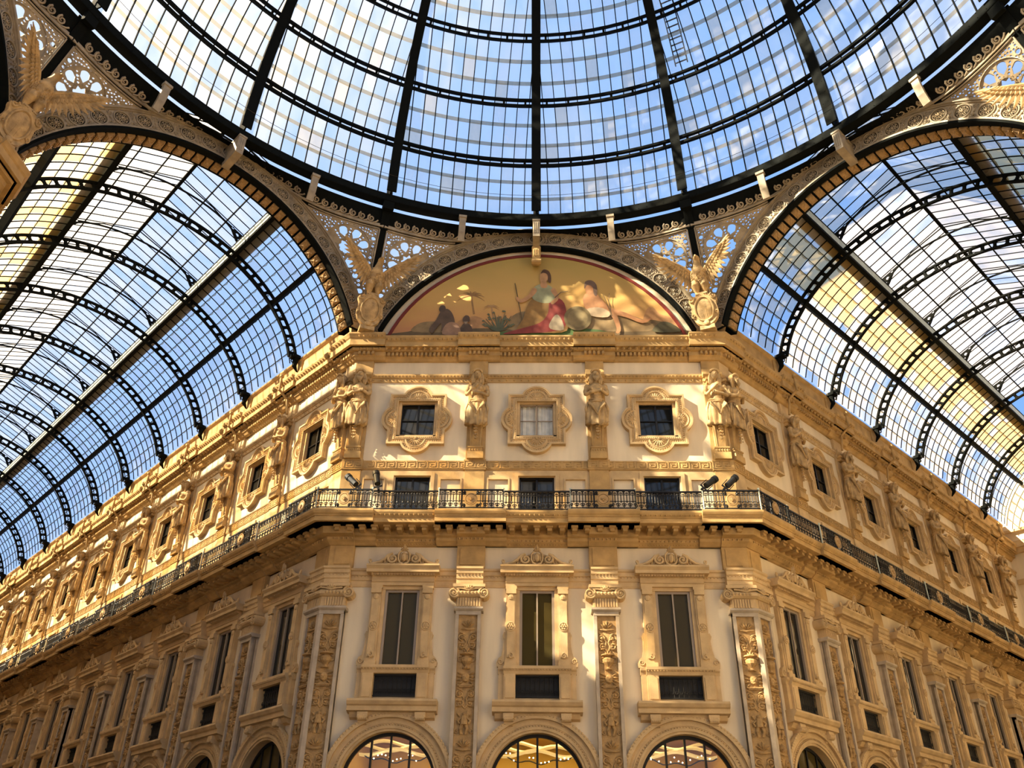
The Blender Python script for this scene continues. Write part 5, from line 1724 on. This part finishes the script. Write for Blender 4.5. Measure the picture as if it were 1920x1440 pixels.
    for s in (-1, 1): p.beam((s*.16, -.205, .56), (s*.20, -.30, 1.5), .03, .02)
    p.build('pedestal', M['stone'], r)
    p = MB(); p.box(-.30, .30, -.30, 0, 3.55, 3.66); p.box(-.26, .26, -.26, 0, 3.40, 3.55)
    p.build('headrest_block', M['stone'], r)
    k = Kind(r); k.zb = 14.86; return k
K_m, K_f = make_caryatid(True), make_caryatid(False)
GC = 'caryatids of the upper storey'
place_on(K_m, MAT_C, -W+E, 'bearded stone caryatid with crossed arms at the fold of the front, beside the sunlit wall', GC)
place_on(K_f, MAT_C, -.5*S, 'long-haired female stone caryatid between the curtained window and the blue-reflecting one', GC)
place_on(K_m, MAT_C, .5*S, 'bearded stone caryatid with crossed arms on the corner front, between curtained and dark-paned windows', GC)
place_on(K_f, MAT_C, W-E, 'female stone caryatid at the fold of the corner front, beside the shaded wall', GC)
place_on(K_f, MAT_L, -E, 'female stone caryatid on the long sunlit wall, right at the fold of the corner front', GC)
place_on(K_m, MAT_R, E, 'bearded stone caryatid on the short shaded wall, right at the fold of the corner front', GC)
for k, x in enumerate(AX_L):
    m_ = k % 2 == 1
    place_on(K_m if m_ else K_f, MAT_L, x, '%s stone caryatid of the sunlit long wall, after the %s window bay' % ('bearded' if m_ else 'female', ORD[k]), GC)
for k, x in enumerate(AX_R):
    m_ = k % 2 == 1
    place_on(K_m if m_ else K_f, MAT_R, x, '%s stone caryatid of the shaded short wall, after the %s window bay' % ('bearded' if m_ else 'female', ORD[k]), GC)

# ------------------------------------------------------------------ balcony railings
RZ0, RZ1 = 12.32, 13.08
def rail_panel(L_, medal=False):
    mb = MB(); h = L_/2
    mb.box(-h, h, -.03, .03, RZ1-.05, RZ1); mb.box(-h, h, -.02, .02, RZ0+.04, RZ0+.07); mb.box(-h, h, -.012, .012, RZ1-.21, RZ1-.19); mb.box(-h, h, -.012, .012, RZ0+.30, RZ0+.32)
    n = max(2, int(round(L_/.20))); p = L_/n
    hole = .36 if medal else 0
    for i in range(n):
        x = -h+p*(i+.5)
        if abs(x) < hole: continue
        for s in (-1, 1):
            scroll_tube(mb, x+s*.055, RZ0+.185, .058, -pi/2, 1.2, s, 0, .020)
            scroll_tube(mb, x+s*.055, RZ1-.125, .052, pi/2, 1.1, -s, 0, .018)
        mb.leaf(x, RZ0+.24, pi/2, .13, .07, y=.01, h=.02); mb.leaf(x, RZ1-.08, -pi/2, .11, .06, y=.01, h=.02)
        mb.tube([(x, 0, RZ0+.28), (x, 0, RZ1-.18)], .017, 4)
        mb.tube([(x+p/2, 0, RZ0+.06), (x+p/2, 0, RZ1-.05)], .016, 4); mb.ball((x+p/2, 0, RZ0+.42), .022, 5, 4)
        mb.ball((x+p/2, 0, RZ0+.20), .03, 5, 4)
    if medal:
        for s in (-1, 1):
            mb.box(s*.34-.012, s*.34+.012, -.015, .015, RZ0+.04, RZ1-.04)
            for q in (-1, 1):
                scroll_tube(mb, s*.26, (RZ0+RZ1)/2+q*.24, .07, q*pi/2, 1.4, s*q, 0, .026)
                mb.leaf(s*.2, (RZ0+RZ1)/2+q*.2, atan2(q, s), .13, .08, y=.02, h=.03)
    return mb.mesh('railing_panel', M['black_iron'])
MED = MB()
zc_ = (RZ0+RZ1)/2
MED.tube([(.21*cos(i*pi/12), -.02, zc_+.21*sin(i*pi/12)) for i in range(24)], .028, 6, closed=True)
MED.tube([(0, .0, zc_), (0, -.04, zc_)], .17, 16)
for i in range(5): MED.leaf(0, zc_-.06, pi/2+(i-2)*.5, .14, .05, y=.04, h=.03)
MED.ball((0, -.05, zc_-.05), .04, 6, 5)
MED_ME = MED.mesh('medallion', M['brown_iron'])
POST = MB(); POST.tube([(0, 0, RZ0-.02), (0, 0, RZ1+.03)], .028, 8); POST.ball((0, 0, RZ1+.05), .045, 8, 6)
POST_ME = POST.mesh('post', M['pale_metal'])
LM = S-2*1.15
P_MID, P_BLK = rail_panel(LM), rail_panel(2.30, True)
P_HALF = rail_panel(1.05)
def railing(fr, axs, cax, x0, x1, label):
    r = thing('balcony_railing', label, 'railing', 'balcony railings'); r.matrix_world = fr
    for a in axs:
        q = link('railing_panel', P_BLK, r); q.location = (a, -1.28, 0)
        l = link('medallion', MED_ME, q)
        for s in (-1, 1):
            q = link('post', POST_ME, r); q.location = (a+s*1.15, -1.22, 0)
    edges = sorted([a for a in axs]+[a for a in cax])
    for a, b in zip(edges[:-1], edges[1:]):
        q = link('railing_panel', P_MID, r); q.location = ((a+b)/2, -1.16, 0)
    for a in cax:
        s = 1 if a > (x0+x1)/2 else -1
        # from the inner post round to the mitred corner
        xc = a+s*(E+1.28*T8); xi = a-s*1.15; w = abs(xc-xi)
        q = link('railing_panel', P_BLK, r); q.location = ((xc+xi)/2, -1.28, 0); q.scale = (w/2.30, 1, 1)
        link('medallion', MED_ME, q)
        q = link('post', POST_ME, r); q.location = (xi, -1.22, 0)
        q = link('post', POST_ME, r); q.location = (xc, -1.28, 0)
railing(MAT_C, AX_C, [-W+E, W-E], -W, W, 'black wrought iron balcony railing across the corner front')
railing(MAT_L, AX_L, [-E], -LL, 0, 'black wrought iron balcony railing running along the long sunlit arcade wall')
railing(MAT_R, AX_R, [E], 0, LR, 'black wrought iron balcony railing running along the short shaded arcade wall')

# floodlights clamped on the rail
def floodlight():
    r = thing('floodlight', 'x', 'floodlight')
    mb = MB(); d = Vector((0, .28, .96)).normalized()
    a = Vector((0, 0, .12)); mb.tube([tuple(a), tuple(a+d*.50)], .115, 14)
    mb.tube([tuple(a+d*.44), tuple(a+d*.58)], .135, 14); mb.build('housing', M['black'], r)
    mb = MB(); mb.box(-.16, .16, -.02, .02, -.02, .03)
    for s in (-1, 1): mb.box(s*.15-.012, s*.15+.012, -.025, .025, 0, .30)
    mb.box(-.04, .04, -.04, .04, -.12, 0); mb.build('yoke', M['black_iron'], r)
    k = Kind(r); k.zb = 0; return k
K_fl = floodlight()
FL = [(-6.45, -.75, 'first'), (-5.72, -.25, 'second'), (5.95, .85, 'third'), (6.72, .75, 'fourth')]
for (x, tl, nm), t in zip(FL, ('on the railing near the sunlit wall, steeply tilted one', 'on the railing near the sunlit wall, nearly upright one',
                               'on the railing near the shaded wall, inner one of the pair', 'on the railing near the shaded wall, outer one of the pair')):
    K_fl.put(MAT_C @ Matrix.Translation((x, -1.26, RZ1+.10)) @ Matrix.Rotation(tl, 4, 'Y'), 'black floodlight ' + t, 'floodlights on the balcony')

# ------------------------------------------------------------------ lit shop behind the arched windows of the front
mb = MB(); mb.box(-W+.9, W-.9, .55, 6.0, FLOOR, 5.7); mb.f.pop(2); mb.m.pop()
o = struct('wall_shop', mb, M['shop_wall']); o.matrix_world = MAT_C
lt = bpy.data.lights.new('shop_lamp', 'AREA'); lt.shape = 'RECTANGLE'; lt.size = 10; lt.size_y = 3; lt.energy = 330; lt.color = (1.0, .70, .25)
lo = bpy.data.objects.new('shop_lamp', lt); COL.objects.link(lo); lo.matrix_world = at(MAT_C, 0, 3.0, 5.55); lo['kind'] = 'structure'
sh = thing('ceiling_cove', 'curved glowing ceiling coves seen inside the amber shop', 'ceiling light'); sh.matrix_world = MAT_C
for cx in BAYS_C:
    mb = MB()
    for k in range(3):
        pts = [(cx-1.3+2.6*i/16, 3.6-.9*k, 5.35-.28*k+.10*sin(i*.5+k*2)) for i in range(17)]
        mb.ribbon(pts, [(0, -1, .2)]*17, .05, .20)
    mb.build('cove', M['shop_light'], sh)
sb = thing('string_lights', 'sagging strings of small lit bulbs inside the amber shop', 'string lights'); sb.matrix_world = MAT_C
rnd = random.Random(6); mb = MB(); wr = MB()
for cx in BAYS_C:
    pts = [(cx-1.3+2.6*i/20, 1.8, 4.72-.22*sin(pi*i/20)+.05*sin(i+cx)) for i in range(21)]
    wr.tube(pts, .02, 4)
    for p in pts[2:-2]:
        if rnd.random() < .75: mb.ball((p[0], 1.72, p[2]+rnd.uniform(-.03, .16)), .022, 6, 4)
wr.build('cord', M['black'], sb); tag(mb.build('bulbs', M['bulb'], sb), kind='stuff')
